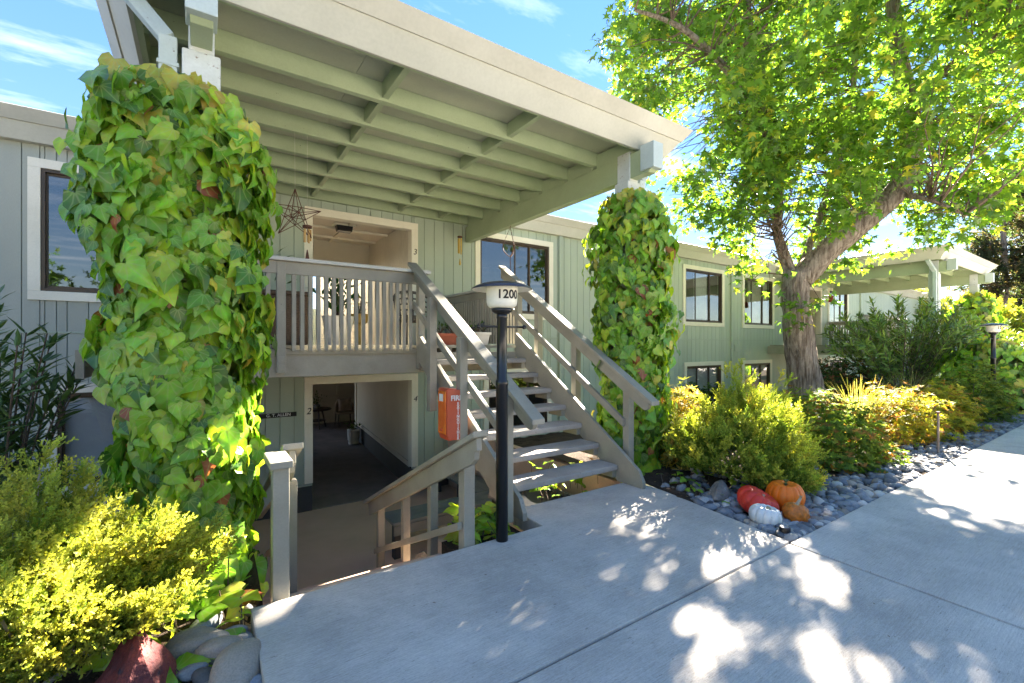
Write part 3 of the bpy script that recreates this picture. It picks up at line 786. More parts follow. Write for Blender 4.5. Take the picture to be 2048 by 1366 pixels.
# ================================================================== deck with its railing
YD = 5.50
deck = thing('entry_deck', 'brown painted wooden deck with slatted railing above the sunken entrance', 'deck', (2.0, YD, ZDECK), 'raised entrance decks')
DXL, DXR = -0.72, 3.98
for k in range(17):
    y = YD + 0.02 + 0.148 * k
    MB().box(DXL, DXR, y, y + 0.141, ZDECK - 0.04, ZDECK - 0.001).build('deck_board', M_RAIL, deck, bevel=0.004)
MB().box(DXL, DXR, YD - 0.045, YD + 0.018, 1.15, 1.405).build('rim_beam', M_RAIL, deck, bevel=0.006)
MB().box(DXL, 2.30, YD - 0.075, YD - 0.046, 1.395, 1.455).build('ledger', M_RAIL, deck, bevel=0.004)
for x in np.arange(-0.9, 3.98, 0.61):
    MB().box(x - 0.03, x + 0.03, YD + 0.03, YF - 0.035, 1.20, 1.455).build('joist', M_RAIL, deck)
for x in (-0.62, 0.70, 2.29):
    p = MB().prism([(x - 0.043, YD - 0.135), (x + 0.043, YD - 0.135), (x + 0.043, YD - 0.047), (x - 0.043, YD - 0.047)], 'z', 1.20, 2.395).build('post', M_RAIL, deck, bevel=0.006)
    for z in (1.26, 1.35):
        MB().box(x - 0.03, x + 0.03, YD - 0.141, YD - 0.1355, z - 0.03, z + 0.03).build('washer', M_RAIL, p, bevel=0.002)
        MB().lathe((0, 0, 0), [(0.0, 0), (0.014, 0), (0.014, 0.012), (0.0, 0.012)], 8)
MB().box(-0.66, 2.335, YD - 0.125, YD - 0.085, 2.26, 2.394).build('top_rail', M_RAIL, deck, bevel=0.004)
MB().box(-0.70, 2.40, YD - 0.17, YD - 0.03, 2.397, 2.437).build('rail_cap', M_RAIL_SKYLIT, deck, bevel=0.006)
x = -0.58
k = 0
while x < 2.22:
    if abs(x - 0.70) > 0.07 and abs(x + 0.62) > 0.06:
        MB().box(x - 0.0205, x + 0.0205, YD - 0.124, YD - 0.077, 1.435, 2.258).build('baluster', M_RAIL, deck, bevel=0.003)
    x += 0.0826
# side railing on the far side of the stair head
XR = 3.90
for y in (YD + 0.05, YF - 0.10): MB().box(XR - 0.043, XR + 0.043, y - 0.043, y + 0.043, 1.18, 2.395).build('post', M_RAIL, deck, bevel=0.006)
MB().box(XR - 0.02, XR + 0.02, YD + 0.095, YF - 0.145, 2.27, 2.394).build('top_rail', M_RAIL, deck, bevel=0.004)
MB().box(XR - 0.07, XR + 0.07, YD - 0.02, YF - 0.035, 2.397, 2.437).build('rail_cap', M_RAIL_SKYLIT, deck, bevel=0.006)
y = YD + 0.17
while y < YF - 0.16:
    MB().box(XR - 0.0235, XR + 0.0235, y - 0.0205, y + 0.0205, 1.52, 2.268).build('baluster', M_RAIL, deck, bevel=0.003)
    y += 0.0826

# ================================================================== wooden stair with concrete treads
SX0, SX1 = 2.27, 3.80
RISE, RUN, Y1 = 0.1875, 0.285, 3.47
stair = thing('staircase', 'open wooden staircase with thick concrete treads climbing to the deck', 'staircase', (3.0, 3.2, 0.0))
sl = RISE / RUN
for x in (SX0, SX1):
    def zt(y): return 0.12 + (y - 3.13) * sl
    poly = [(3.13, 0.004), (3.13, 0.07), (3.19, zt(3.13) + 0.06), (YD - 0.05, zt(YD - 0.05) + 0.03), (YD - 0.05, zt(YD - 0.05) - 0.30), (3.48, 0.004)]
    MB().prism(poly, 'x', x - 0.022, x + 0.022).build('stringer', M_RAIL, stair, bevel=0.004)
for i in range(1, 8):
    z = RISE * i; y = Y1 + RUN * (i - 1)
    b = MB().box(SX0 + 0.024, SX1 - 0.024, y, y + 0.31, z - 0.062, z)
    t_ = b.build('tread', M_TREAD, stair, bevel=0.016)
    for x, s in ((SX0, 1), (SX1, -1)):
        MB().box(min(x + s * 0.023, x + s * 0.085), max(x + s * 0.023, x + s * 0.085), y + 0.03, y + 0.28, z - 0.14, z - 0.0635).build('cleat', M_RAIL, t_)
def hrail(x, ya, za, yb, zb, out):
    """hand rail: flat cap over an upright board with a rounded lower end"""
    r = MB(); d = (zb - za) / (yb - ya)
    n = 8; poly = []
    for i in range(n + 1):
        t = math.pi / 2 * i / n
        poly.append((ya + 0.10 - 0.10 * math.sin(t), za - 0.045 - 0.135 + 0.11 - 0.11 * math.cos(t) + d * 0.03))
    top = [(ya, za - 0.02), (yb, zb - 0.02), (yb, zb - 0.175)]
    r.prism([(p[0], p[1] + d * (p[0] - ya)) for p in poly] + top, 'x', x - 0.021, x + 0.021)
    h = r.build('handrail', M_RAIL, stair, bevel=0.005)
    c = MB().prism([(ya - 0.06, za - 0.02 - d * 0.06), (ya - 0.06, za + 0.022 - d * 0.06), (yb + 0.02, zb + 0.022), (yb + 0.02, zb - 0.02)], 'x', x - 0.062 + out, x + 0.062 + out)
    c.build('rail_cap', M_RAIL, h, bevel=0.006)
    c = MB().prism([(ya + 0.36, za - 0.56 + d * 0.36), (ya + 0.36, za - 0.47 + d * 0.36), (yb, zb - 0.47), (yb, zb - 0.56)], 'x', x - 0.02, x + 0.02)
    c.build('mid_rail', M_RAIL, stair, bevel=0.005)
XL, XRR = 2.205, 3.866
hrail(XL, 2.90, 0.93, 5.43, 2.52, -0.012)
hrail(XRR, 3.11, 0.93, 5.95, 2.72, 0.012)
for x, s, ps in ((XL, -1, (3.22, 4.02, 4.74)), (XRR, 1, (3.46, 4.32, 5.10))):
    for y in ps:
        zr = 0.93 + (y - (2.90 if s < 0 else 3.11)) * 0.63 - 0.06
        zb = 0.0 if (s < 0 and y < 3.4) else (-0.06 if y < 3.5 else (y - 3.13) * sl - 0.30)
        MB().box(x + s * 0.022, x + s * 0.108, y - 0.044, y + 0.044, zb, zr).build('post', M_RAIL, stair, bevel=0.006)

# ================================================================== railings of the steps going down
def lower_rail(label, x, parts, ya, za, yb, group):
    d = -0.467
    th = thing('stair_railing', label, 'railing', (x, PY0, 0.0), group)
    zb = za + d * (yb - ya)
    poly = [(ya + 0.03, za - 0.02 + d * 0.03), (yb, zb - 0.02), (yb - 0.03, zb - 0.15), (ya + 0.11, za - 0.21 + d * 0.05), (ya + 0.06, za - 0.19), (ya + 0.05, za - 0.13), (ya + 0.02, za - 0.12)]
    h = MB().prism(poly, 'x', x - 0.021, x + 0.021).build('handrail', M_RAIL, th, bevel=0.006)
    MB().prism([(ya, za - 0.02), (ya, za + 0.022), (ya + 0.06, za + 0.022 + d * 0.06), (yb + 0.04, zb + 0.022 + d * 0.04), (yb + 0.04, zb - 0.02 + d * 0.04)], 'x', x - 0.062, x + 0.062).build('rail_cap', M_RAIL, h, bevel=0.006)
    ps = []
    for y, big in parts:
        w = 0.046 if big else 0.036
        zt_ = za + d * (y - ya) - 0.16; zb_ = 0.0 if y < PY0 else -0.2 * (1 + int((y - PY0) / 0.42))
        zb_ = max(zb_, ZLOW)
        ps.append(MB().box(x + 0.022, x + 0.022 + 2 * w, y - w, y + w, zb_ - 0.02, zt_ + 0.06).build('post', M_RAIL, th, bevel=0.006))
    m0, m1 = parts[0][0] - 0.02, parts[-1][0]
    MB().prism([(m0, za - 0.62 + d * (m0 - ya)), (m0, za - 0.56 + d * (m0 - ya)), (m1, za - 0.56 + d * (m1 - ya)), (m1, za - 0.62 + d * (m1 - ya))], 'x', x - 0.02, x + 0.02).build('mid_rail', M_RAIL, th, bevel=0.005)
    return th
rr = lower_rail('brown handrail with square posts on the down steps, beside the black lamp post', 1.585, [(3.03, True), (3.62, False), (4.25, False), (5.0, False)], 2.70, 0.89, 5.2, 'handrails of the down steps')
lr = lower_rail('brown handrail on the down steps, beside the ivy column nearest the yellow shrub', 0.50, [(3.9, True), (4.7, False)], 3.30, 0.83, 5.4, 'handrails of the down steps')
gp = thing('guard_post', 'stout grey post with a short level cap at the slab corner by the down steps', 'post', (0.39, 3.06, 0.0))
MB().box(0.345, 0.435, 3.0, 3.10, -0.12, 0.765).build('post', M_RAIL, gp, bevel=0.008)
MB().box(0.328, 0.452, 2.975, 3.30, 0.767, 0.812).build('cap', M_RAIL, gp, bevel=0.008)
MB().box(0.37, 0.41, 3.105, 3.32, 0.63, 0.765).build('rail', M_RAIL, gp, bevel=0.005)

# second entrance along the walk
c2 = copy_thing(can, DX, 'flat entrance canopy beyond the big tree, its pale post rising out of the oleander')
d2 = copy_thing(deck, DX, 'brown slatted deck railing seen right behind the big tree trunk')
copy_thing(lr, DX, 'brown handrail among the shrubs below the canopy beyond the tree')
copy_thing(rr, DX, 'second brown handrail half hidden in shrubs below the canopy beyond the tree')

# ================================================================== lamp posts
def lamp(x, y, label):
    th = thing('lamp_post', label, 'lamp post', (x, y, -0.12), 'numbered lamp posts along the walk')
    c = (x, y, 0)
    MB().lathe(c, [(0.0, -0.12), (0.046, -0.12), (0.046, 1.19), (0.050, 1.195), (0.050, 1.225), (0.041, 1.235), (0.039, 1.70), (0.044, 1.705), (0.044, 1.745), (0.0, 1.745)], 28).build('pole', M_BLACK, th, smooth=True)
    MB().lathe(c, [(0.0, 1.735), (0.05, 1.74), (0.078, 1.755), (0.085, 1.775), (0.07, 1.782), (0.0, 1.782)], 28).build('collar', M_BLACK, th, smooth=True)
    MB().lathe(c, [(0.06, 1.78), (0.095, 1.787), (0.112, 1.805), (0.118, 1.83), (0.122, 1.92), (0.122, 1.945), (0.0, 1.945)], 40).build('globe', M_OPAL, th, smooth=True)
    h = MB().lathe(c, [(0.232, 1.925), (0.235, 1.929), (0.20, 1.952), (0.14, 1.972), (0.07, 1.984), (0.0, 1.987)], 48).build('hood', M_HOOD, th, smooth=True)
    MB().lathe(c, [(0.231, 1.924), (0.19, 1.935), (0.123, 1.947)], 48).build('reflector', M_OPAL, h, smooth=True)
    a, b = Vector((x - 0.185, y + 0.03, 1.64)), Vector((x + 0.185, y - 0.03, 1.64))
    lb = MB().tube([a, b], 0.0085, 10).build('ladder_bar', M_BLACK, th, smooth=True)
    for p, q in ((a, b), (b, a)):
        d = (p - q).normalized()
        MB().tube([p - d * .012, p - d * .004, p + d * .012, p + d * .02], [0.009, 0.017, 0.017, 0.010], 12).build('bar_knob', M_BLACK, lb, smooth=True)
    me = text_mesh('1200', 0.092, bold=0.0022, depth=0.0008)
    for v_ in me.vertices:
        ang = v_.co.x / 0.121 - 0.14
        r_ = 0.1225 + v_.co.z
        zz = v_.co.y
        v_.co = Vector((x + r_ * math.sin(ang), y - r_ * math.cos(ang), 1.877 + zz))
    me.materials.clear()
    place('house_number', me, M_INK, th)
    return th
lamp(1.905, 2.93, 'black lamp post with saucer hood marked 1200 beside the wooden stairs')
lamp(14.5, 2.32, 'black lamp post with saucer hood half sunk in the oleander beyond the tree')

# ================================================================== fire extinguisher box
fx = thing('fire_extinguisher_box', 'orange red fire extinguisher box fixed to the stair post', 'extinguisher box', (2.10, 4.02, 0.58))
M_RED = surf('cabinet_red', (0.52, 0.085, 0.035), (0.44, 0.07, 0.03), rough=0.35, scale=3, fine=60, bump=0.03)
M_AMBER = surf('amber_plastic', (0.75, 0.22, 0.03), (0.62, 0.10, 0.015), rough=0.2, scale=5, fine=30, bump=0.0)
bx0, bx1, by0, by1, bz0, bz1 = 1.955, 2.155, 3.98, 4.17, 0.57, 1.08
cab = MB().prism([(bx0, bz0 + 0.05), (bx0 + 0.02, bz0), (bx1, bz0), (bx1, bz1 - 0.03), (bx0 + 0.03, bz1), (bx0, bz1 - 0.01)], 'y', by0, by1).build('cabinet', M_RED, fx, bevel=0.012)
MB().box(bx0 - 0.012, bx0 - 0.0005, by0 + 0.014, by1 - 0.014, bz0 + 0.06, bz1 - 0.03).build('front_cover', M_AMBER, fx, bevel=0.005)
MB().box(bx0 - 0.016, bx0 - 0.0125, by0 + 0.06, by1 - 0.05, bz1 - 0.13, bz1 - 0.06).build('sticker', M_WHITEINK, fx)
MB().tube([(bx0 - 0.02, by0 + 0.09, bz0 + 0.1), (bx0 - 0.011, by0 + 0.09, bz0 + 0.1)], 0.016, 12).build('latch', M_RED, fx)
lettering('lettering', 'FIRE', 0.07, ((bx0 + bx1) / 2 + 0.005, by0 - 0.0015, bz1 - 0.10), M_WHITEINK, cab, bold=0.0022, depth=0.001)
for i, ch in enumerate('EXTINGUISHER'):
    lettering('lettering', ch, 0.038, ((bx0 + bx1) / 2 + 0.02, by0 - 0.0015, bz1 - 0.155 - 0.031 * i), M_WHITEINK, cab, bold=0.0012, depth=0.001)
MB().box(2.155, 2.184, 4.0, 4.05, 0.7, 1.0).build('bracket', M_RAIL, fx)

# plaque by the lower hall
pq = thing('name_plaque', 'narrow black name plaque with white letters on the wall beside the lower hall', 'plaque', (1.0, YF, 0.4))
MB().box(0.72, 1.26, YF - 0.02, YF - 0.001, 0.36, 0.43).build('plate', M_INK, pq, bevel=0.003)
lettering('lettering', 'G. T. ALLEN', 0.066, (1.0, YF - 0.0215, 0.396), M_WHITEINK, pq, depth=0.0008, bold=0.0008)

# ceiling lamp in the upper hall
cl = thing('ceiling_light', 'small dark ceiling light with pale mounting plate in the upper hall', 'ceiling light', (2.25, 9.0, 3.8))
MB().box(2.05, 2.45, 8.90, 9.1, 3.77, 3.799).build('plate', M_TRIM, cl, bevel=0.004)
MB().prism([(2.10, 3.769), (2.40, 3.769), (2.38, 3.66), (2.12, 3.66)], 'y', 8.92, 9.08).build('shade', M_BLACK, cl, bevel=0.008)

# ================================================================== bench and things in the court
bench = thing('wooden_bench', 'low grey green L shaped bench in the sunken entry court', 'bench', (2.9, 6.0, ZLOW))
M_BENCH = surf('bench_paint', (0.20, 0.215, 0.19), (0.16, 0.17, 0.15), rough=0.55, scale=3, fine=80, bump=0.15)
for k in range(3):
    MB().box(1.95, 3.85, 5.45 + 0.15 * k, 5.594 + 0.15 * k, -0.74, -0.70).build('seat_board', M_BENCH, bench, bevel=0.006)
for k in range(3):
    MB().box(3.40 + 0.15 * k, 3.544 + 0.15 * k, 5.91, 7.8, -0.74, -0.70).build('seat_board', M_BENCH, bench, bevel=0.006)
MB().box(1.96, 3.38, 5.44, 5.47, -0.86, -0.742).build('apron', M_BENCH, bench)
for x, y in ((2.05, 5.6), (2.9, 5.6), (3.75, 5.6), (3.6, 6.8), (3.6, 7.7)):
    MB().box(x - 0.05, x + 0.05, y - 0.05, y + 0.05, ZLOW, -0.743).build('leg', M_BASE, bench, bevel=0.005)
tub = thing('plastic_tub', 'black ribbed plastic tub standing behind the lower stair treads', 'tub', (3.25, 4.4, ZLOW))
t = MB().prism([(3.0, ZLOW), (3.62, ZLOW), (3.70, -0.36), (2.93, -0.36)], 'y', 4.1, 4.75).build('body', M_BLACK, tub, bevel=0.02)
rim = MB()
for a, b, c, d in ((2.90, 3.73, 4.07, 4.11), (2.90, 3.73, 4.74, 4.78), (2.90, 2.94, 4.11, 4.74), (3.69, 3.73, 4.11, 4.74)): rim.box(a, b, c, d, -0.37, -0.32)
rim.build('rim', surf('grey_plastic', (0.14, 0.14, 0.15), rough=0.4), tub)

# lower hall furniture
tb = thing('side_table', 'round dark wood side table in the lower hall', 'table', (3.1, 15.7, ZLOW))
MB().lathe((3.1, 15.7, ZLOW), [(0, 0.60), (0.40, 0.60), (0.42, 0.615), (0.42, 0.635), (0.40, 0.65), (0, 0.65)], 32).build('table_top', M_WOOD, tb)
for k in range(3):
    a = 0.5 + k * 2.094
    MB().tube([(3.1 + 0.32 * math.cos(a), 15.7 + 0.32 * math.sin(a), ZLOW + 0.012), (3.1 + 0.16 * math.cos(a), 15.7 + 0.16 * math.sin(a), ZLOW + 0.6)], [0.02, 0.028], 8).build('leg', M_WOOD, tb)
MB().lathe((3.1, 15.7, ZLOW), [(0, 0.25), (0.24, 0.25), (0.24, 0.27), (0, 0.27)], 24).build('shelf', M_WOOD, tb)
ch = thing('armchair', 'pale tub armchair with dark legs in the lower hall', 'chair', (3.98, 15.8, ZLOW))
M_CREAM = surf('cream_fabric', (0.50, 0.42, 0.32), (0.42, 0.35, 0.27), rough=0.9, bump=0.2)
cx, cy = 3.98, 15.85
MB().box(cx - 0.28, cx + 0.28, cy - 0.30, cy + 0.25, ZLOW + 0.40, ZLOW + 0.47).build('seat', M_CREAM, ch, bevel=0.03)
bk = MB(); n = 18; vv = []
for i in range(n + 1):
    a = math.pi * (i / n) ; r_ = 0.32
    x_ = cx - r_ * math.cos(a); y_ = cy - 0.05 + 0.34 * math.sin(a)
    ztop = ZLOW + 0.62 + 0.24 * math.sin(a)
    for rr_, zz in ((1, ZLOW + 0.42), (1, ztop), (0.88, ztop), (0.88, ZLOW + 0.42)):
        vv.append((cx + (x_ - cx) * rr_, cy - 0.05 + (y_ - cy + 0.05) * rr_, zz))
ff = []
for i in range(n):
    for k in range(4): ff.append((i * 4 + k, i * 4 + (k + 1) % 4, (i + 1) * 4 + (k + 1) % 4, (i + 1) * 4 + k))
ff += [(0, 1, 2, 3), (n * 4 + 3, n * 4 + 2, n * 4 + 1, n * 4)]
bk.add(vv, ff).build('backrest', M_CREAM, ch, smooth=False)
for x_, y_ in ((-.25, -.26), (.25, -.26), (-.23, .2), (.23, .2)):
    MB().tube([(cx + x_ * 1.1, cy + y_ * 1.1, ZLOW + 0.012), (cx + x_, cy + y_, ZLOW + 0.41)], [0.013, 0.02], 8).build('leg', M_WOOD, ch)
def pillow(name, c, w, h, d, mat, tilt=0.25):
    n = 14; V = []; F = []
    for s_ in (1, -1):
        for i in range(n + 1):
            for j in range(n + 1):
                u, v_ = i / n * 2 - 1, j / n * 2 - 1
                th_ = ((1 - u ** 4) * (1 - v_ ** 4)) ** 0.5
                px_, pz_ = u * w / 2 * (1 - 0.10 * (1 - v_ * v_)), v_ * h / 2 * (1 - 0.10 * (1 - u * u)) - (0.05 * (1 - abs(u)) if v_ > 0.9 else 0)
                V.append((c[0] + px_, c[1] - s_ * th_ * d / 2 + tilt * pz_, c[2] + pz_))
    m = (n + 1) ** 2
    for k in (0, m):
        for i in range(n):
            for j in range(n): F.append((k + i * (n + 1) + j, k + (i + 1) * (n + 1) + j, k + (i + 1) * (n + 1) + j + 1, k + i * (n + 1) + j + 1))
    o = MB().add(V, F).build(name, mat, None, smooth=True)
    bm = bmesh.new(); bm.from_mesh(o.data); bmesh.ops.remove_doubles(bm, verts=bm.verts, dist=0.002); bmesh.ops.recalc_face_normals(bm, faces=bm.faces); bm.to_mesh(o.data); bm.free()
    return o
tag(pillow('cushion', (cx, cy - 0.02, ZLOW + 0.70), 0.44, 0.44, 0.16, surf('cushion_cloth', (0.60, 0.50, 0.38), (0.45, 0.36, 0.27), rough=0.95, scale=8, bump=0.4)), 'square cream cushion leaning in the lower hall armchair', 'cushion')
def pot(name, label, c, prof, mat, soil_r, soil_z, group=None, cat='plant pot'):
    th = thing(name, label, cat, c, group)
    MB().lathe(c, prof, 28).build('pot', mat, th, smooth=False)
    MB().lathe(c, [(0, soil_z), (soil_r, soil_z)], 20).build('soil', M_SOIL, th)
    return th
def tuft(root, base, c, n, h, spread, tpl, mat, pal, size, upw=1.0, seed=3, name='foliage'):
    r = np.random.default_rng(seed)
    d = unit(np.stack([r.normal(0, spread, n), r.normal(0, spread, n), np.abs(r.normal(upw, .3, n))], 1))
    loc = np.array(c) + d * (r.uniform(.05, 1, n) * h)[:, None]
    tip = unit(d + r.normal(0, .5, (n, 3))); nr = unit(np.stack([r.normal(0, .6, n), r.normal(0, .6, n), np.ones(n)], 1))
    V, F, C = scatter(tpl, frames(tip, nr), size * r.uniform(.6, 1.2, n), loc, jitter_cols(r.integers(0, len(pal), n), pal))
    o = place(name, tri_mesh(name, V, F, C), mat, root); o['kind'] = 'stuff'
    st = MB()
    for i in range(0, n, max(1, n // 14)): st.tube([c, tuple(loc[i])], [0.006, 0.003], 5)
    st.build('stem', M_TWIG, root)['kind'] = 'stuff'
M_WHITEPOT = surf('white_glaze', (0.72, 0.70, 0.66), (0.66, 0.64, 0.6), rough=0.3, bump=0.02)
M_TERRA = surf('terracotta', (0.36, 0.10, 0.055), (0.28, 0.08, 0.045), rough=0.75, scale=8, bump=0.2)
DKGREEN = [(0.03, 0.06, 0.018), (0.045, 0.085, 0.02), (0.06, 0.11, 0.03)]
p1 = pot('potted_plant', 'leafy dark plant in a small bowl on the round hall table', (3.08, 15.7, ZLOW + 0.652), [(0, 0), (0.07, 0), (0.10, 0.06), (0.105, 0.12), (0.095, 0.12), (0.09, 0.06), (0, 0.05)], surf('grey_glaze', (0.2, 0.2, 0.2), rough=0.4), 0.09, 0.10, cat='plant')
tuft(p1, p1.location, (3.08, 15.7, ZLOW + 0.75), 70, 0.42, 0.55, OVAL, M_SMALL, DKGREEN, 0.10, 1.0, 5)
p2 = pot('potted_plant', 'dark leaved plant in a white pot on the hall carpet', (3.40, 12.6, ZLOW + 0.0125), [(0, 0), (0.11, 0), (0.13, 0.02), (0.13, 0.11), (0.15, 0.12), (0.165, 0.40), (0.15, 0.42), (0.13, 0.40), (0, 0.36)], M_WHITEPOT, 0.13, 0.37, cat='plant')
tuft(p2, p2.location, (3.40, 12.6, ZLOW + 0.4), 60, 0.26, 0.8, OVAL, M_SMALL, DKGREEN, 0.10, 0.8, 6)

# ================================================================== things on the upper deck
wc = thing('wicker_chair', 'grey wicker chair on the deck at the head of the stairs', 'chair', (2.78, 6.7, ZDECK))
M_WICK = surf('wicker', (0.13, 0.115, 0.095), (0.07, 0.06, 0.05), rough=0.8, scale=40, fine=90, bump=0.6)
cx, cy = 2.78, 6.75
bk = MB()
for i in range(15):
    a = math.pi * (0.06 + 0.88 * i / 14)
    x_, y_ = cx - 0.30 * math.cos(a), cy + 0.26 * math.sin(a)
    bk.tube([(x_, y_, ZDECK + 0.40), (cx - 0.34 * math.cos(a), cy + 0.32 * math.sin(a), ZDECK + 0.66 + 0.22 * math.sin(a))], 0.011, 6)
for zf in (0.15, 0.35, 0.55, 0.75, 0.97):
    pts = []
    for i in range(19):
        a = math.pi * (0.06 + 0.88 * i / 18); top = 0.66 + 0.22 * math.sin(a)
        r_ = 0.30 + 0.04 * zf
        pts.append((cx - r_ * math.cos(a), cy + (0.26 + 0.06 * zf) * math.sin(a), ZDECK + 0.40 + (top - 0.40) * zf))
    bk.tube(pts, 0.013 if zf < 0.9 else 0.024, 6)
bk.build('backrest', M_WICK, wc)
MB().lathe((cx, cy, ZDECK), [(0, 0.36), (0.29, 0.36), (0.31, 0.39), (0.29, 0.43), (0, 0.44)], 24).build('seat', M_WICK, wc)
for x_, y_ in ((-.22, -.2), (.22, -.2), (-.2, .2), (.2, .2)):
    MB().tube([(cx + x_, cy + y_, ZDECK), (cx + x_ * .95, cy + y_ * .95, ZDECK + 0.37)], 0.018, 8).build('leg', M_WICK, wc)
def trough(name, label, x0, x1, y0, y1, h, mat, seed, pal):
    th = thing(name, label, 'planter', ((x0 + x1) / 2, (y0 + y1) / 2, ZDECK))
    z0 = ZDECK
    MB().add([(x0 + .03, y0 + .03, z0), (x1 - .03, y0 + .03, z0), (x1 - .03, y1 - .03, z0), (x0 + .03, y1 - .03, z0), (x0, y0, z0 + h), (x1, y0, z0 + h), (x1, y1, z0 + h), (x0, y1, z0 + h)],
             [(3, 2, 1, 0), (0, 1, 5, 4), (1, 2, 6, 5), (2, 3, 7, 6), (3, 0, 4, 7), (4, 5, 6, 7)]).build('box', mat, th, bevel=0.01)
    rm = MB()
    for a, b, c, d in ((x0 - .01, x1 + .01, y0 - .012, y0 + .012), (x0 - .01, x1 + .01, y1 - .012, y1 + .012), (x0 - .012, x0 + .012, y0 + .013, y1 - .013), (x1 - .012, x1 + .012, y0 + .013, y1 - .013)): rm.box(a, b, c, d, z0 + h - 0.03, z0 + h + 0.008)
    rm.build('rim', mat, th)
    for k in range(3): tuft(th, th.location, (x0 + (x1 - x0) * (k + .5) / 3, (y0 + y1) / 2, z0 + h), 22, 0.16, 0.5, OVAL, M_SMALL, pal, 0.07, 1.0, seed + k)
    return th
trough('planter_box', 'long terracotta planter box at the stair head', 2.75, 3.40, 5.95, 6.15, 0.16, M_TERRA, 21, DKGREEN)
trough('planter_box', 'white planter box beside the deck side railing', 3.40, 3.72, 6.05, 6.30, 0.19, M_WHITEPOT, 31, [(0.05, 0.10, 0.03), (0.05, 0.06, 0.12)])
p3 = pot('potted_plant', 'tall leafy plant in a white tapered pot behind the deck railing', (1.50, 6.3, ZDECK), [(0, 0), (0.13, 0), (0.20, 0.36), (0.21, 0.38), (0.18, 0.38), (0.17, 0.33), (0, 0.32)], M_WHITEPOT, 0.17, 0.34, cat='plant')
tuft(p3, p3.location, (1.50, 6.3, ZDECK + 0.34), 90, 0.62, 0.28, OVAL, M_SMALL, [(0.03, 0.08, 0.02), (0.05, 0.12, 0.03)], 0.17, 1.2, 8)
p4 = pot('potted_plant', 'fern in a dark pot against the wall above the deck railing', (0.55, 7.3, ZDECK), [(0, 0), (0.16, 0), (0.22, 0.55), (0.2, 0.57), (0, 0.52)], M_BASE, 0.19, 0.53, cat='plant')
tuft(p4, p4.location, (0.55, 7.3, ZDECK + 0.55), 150, 0.85, 0.42, LANCE, M_LANCE, [(0.03, 0.08, 0.02), (0.05, 0.12, 0.03)], 0.20, 1.2, 9)
p5 = pot('potted_plant', 'small yellow flowering plant on a stand behind the railing', (1.95, 6.9, ZDECK), [(0, 0), (0.10, 0), (0.05, 0.05), (0.05, 0.30), (0.11, 0.33), (0.14, 0.46), (0.12, 0.46), (0, 0.42)], surf('yellow_glaze', (0.55, 0.33, 0.06), rough=0.35), 0.12, 0.43, cat='plant')
tuft(p5, p5.location, (1.95, 6.9, ZDECK + 0.44), 40, 0.3, 0.4, OVAL, M_SMALL, [(0.05, 0.12, 0.03), (0.4, 0.3, 0.03)], 0.09, 1.2, 10)
bar = thing('storage_bin', 'brown woven storage bin behind the left end of the deck railing', 'bin', (0.85, 6.45, ZDECK))
M_BROWNW = surf('brown_weave', (0.14, 0.10, 0.075), (0.08, 0.058, 0.042), rough=0.85, scale=30, fine=80, bump=0.6, stretch=(1, 1, 3))
MB().box(0.55, 1.12, 6.2, 6.65, ZDECK, ZDECK + 0.62).build('body', M_BROWNW, bar, bevel=0.03)
MB().box(0.52, 1.15, 6.17, 6.68, ZDECK + 0.622, ZDECK + 0.67).build('lid', M_BROWNW, bar, bevel=0.015)

# ================================================================== hanging things
star = thing('wire_star', 'rusty wire star hanging under the canopy beside the ivy column', 'ornament', (0.86, 5.55, 2.45))
sm = MB(); ctr = Vector((0.86, 5.55, 2.95)); tips = []
inner = []
for k in range(5):
    a = R(90 + 72 * k); tips.append(ctr + Vector((0.29 * math.cos(a), 0.03 * math.sin(k * 2.1), 0.29 * math.sin(a))))
    a2 = a + R(36); inner.append(ctr + Vector((0.115 * math.cos(a2), 0, 0.115 * math.sin(a2))))
front, rear = ctr + Vector((0.02, -0.13, 0)), ctr + Vector((-0.02, 0.13, 0))
for k in range(5):
    for q in (inner[k], inner[k - 1], front, rear): sm.tube([tips[k], q], 0.0042, 5)
    sm.tube([inner[k], inner[(k + 1) % 5]], 0.0042, 5); sm.tube([inner[k], front], 0.0035, 5); sm.tube([inner[k], rear], 0.0035, 5)
sm.build('wire_frame', M_RUST, star)
MB().tube([tips[0], (tips[0].x, 5.57, 3.875)], 0.0015, 4).build('cord', M_TRIM, star)
def chime(name, label, c, top, mat, n, ln, rad, sail):
    th = thing(name, label, 'wind chime', (c[0], c[1], c[2] - 0.3))
    c = Vector(c)
    MB().lathe(c, [(0, -0.012), (rad + .015, -0.012), (rad + .015, 0.012), (0, 0.012)], 16).build('top_disc', M_RUST, th)
    MB().tube([c, (c.x, c.y, top)], 0.0016, 4).build('cord', M_TRIM, th)
    for k in range(n):
        a = 2 * math.pi * k / n; l = ln * (0.8 + 0.05 * k)
        MB().tube([c + Vector((rad * math.cos(a), rad * math.sin(a), -0.03)), c + Vector((rad * math.cos(a), rad * math.sin(a), -0.03 - l))], 0.010, 8).build('tube', mat, th)
    MB().tube([c - Vector((0, 0, .01)), c - Vector((0, 0, ln + 0.12))], 0.0012, 4).build('sail_cord', M_TRIM, th)
    MB().tube([c - Vector((0, 0, ln + 0.10)), c - Vector((0, 0, ln + 0.15)), c - Vector((0, 0, ln + 0.2)), c - Vector((0, 0, ln + 0.225))], [0.004, 0.014, 0.02, 0.008], 8).build('sail', sail, th)
M_BAMBOO = surf('bamboo', (0.55, 0.33, 0.10), (0.42, 0.24, 0.07), rough=0.5, scale=10, bump=0.1)
M_YEL = surf('yellow_wood', (0.62, 0.42, 0.06), (0.5, 0.32, 0.05), rough=0.5, scale=10, bump=0.1)
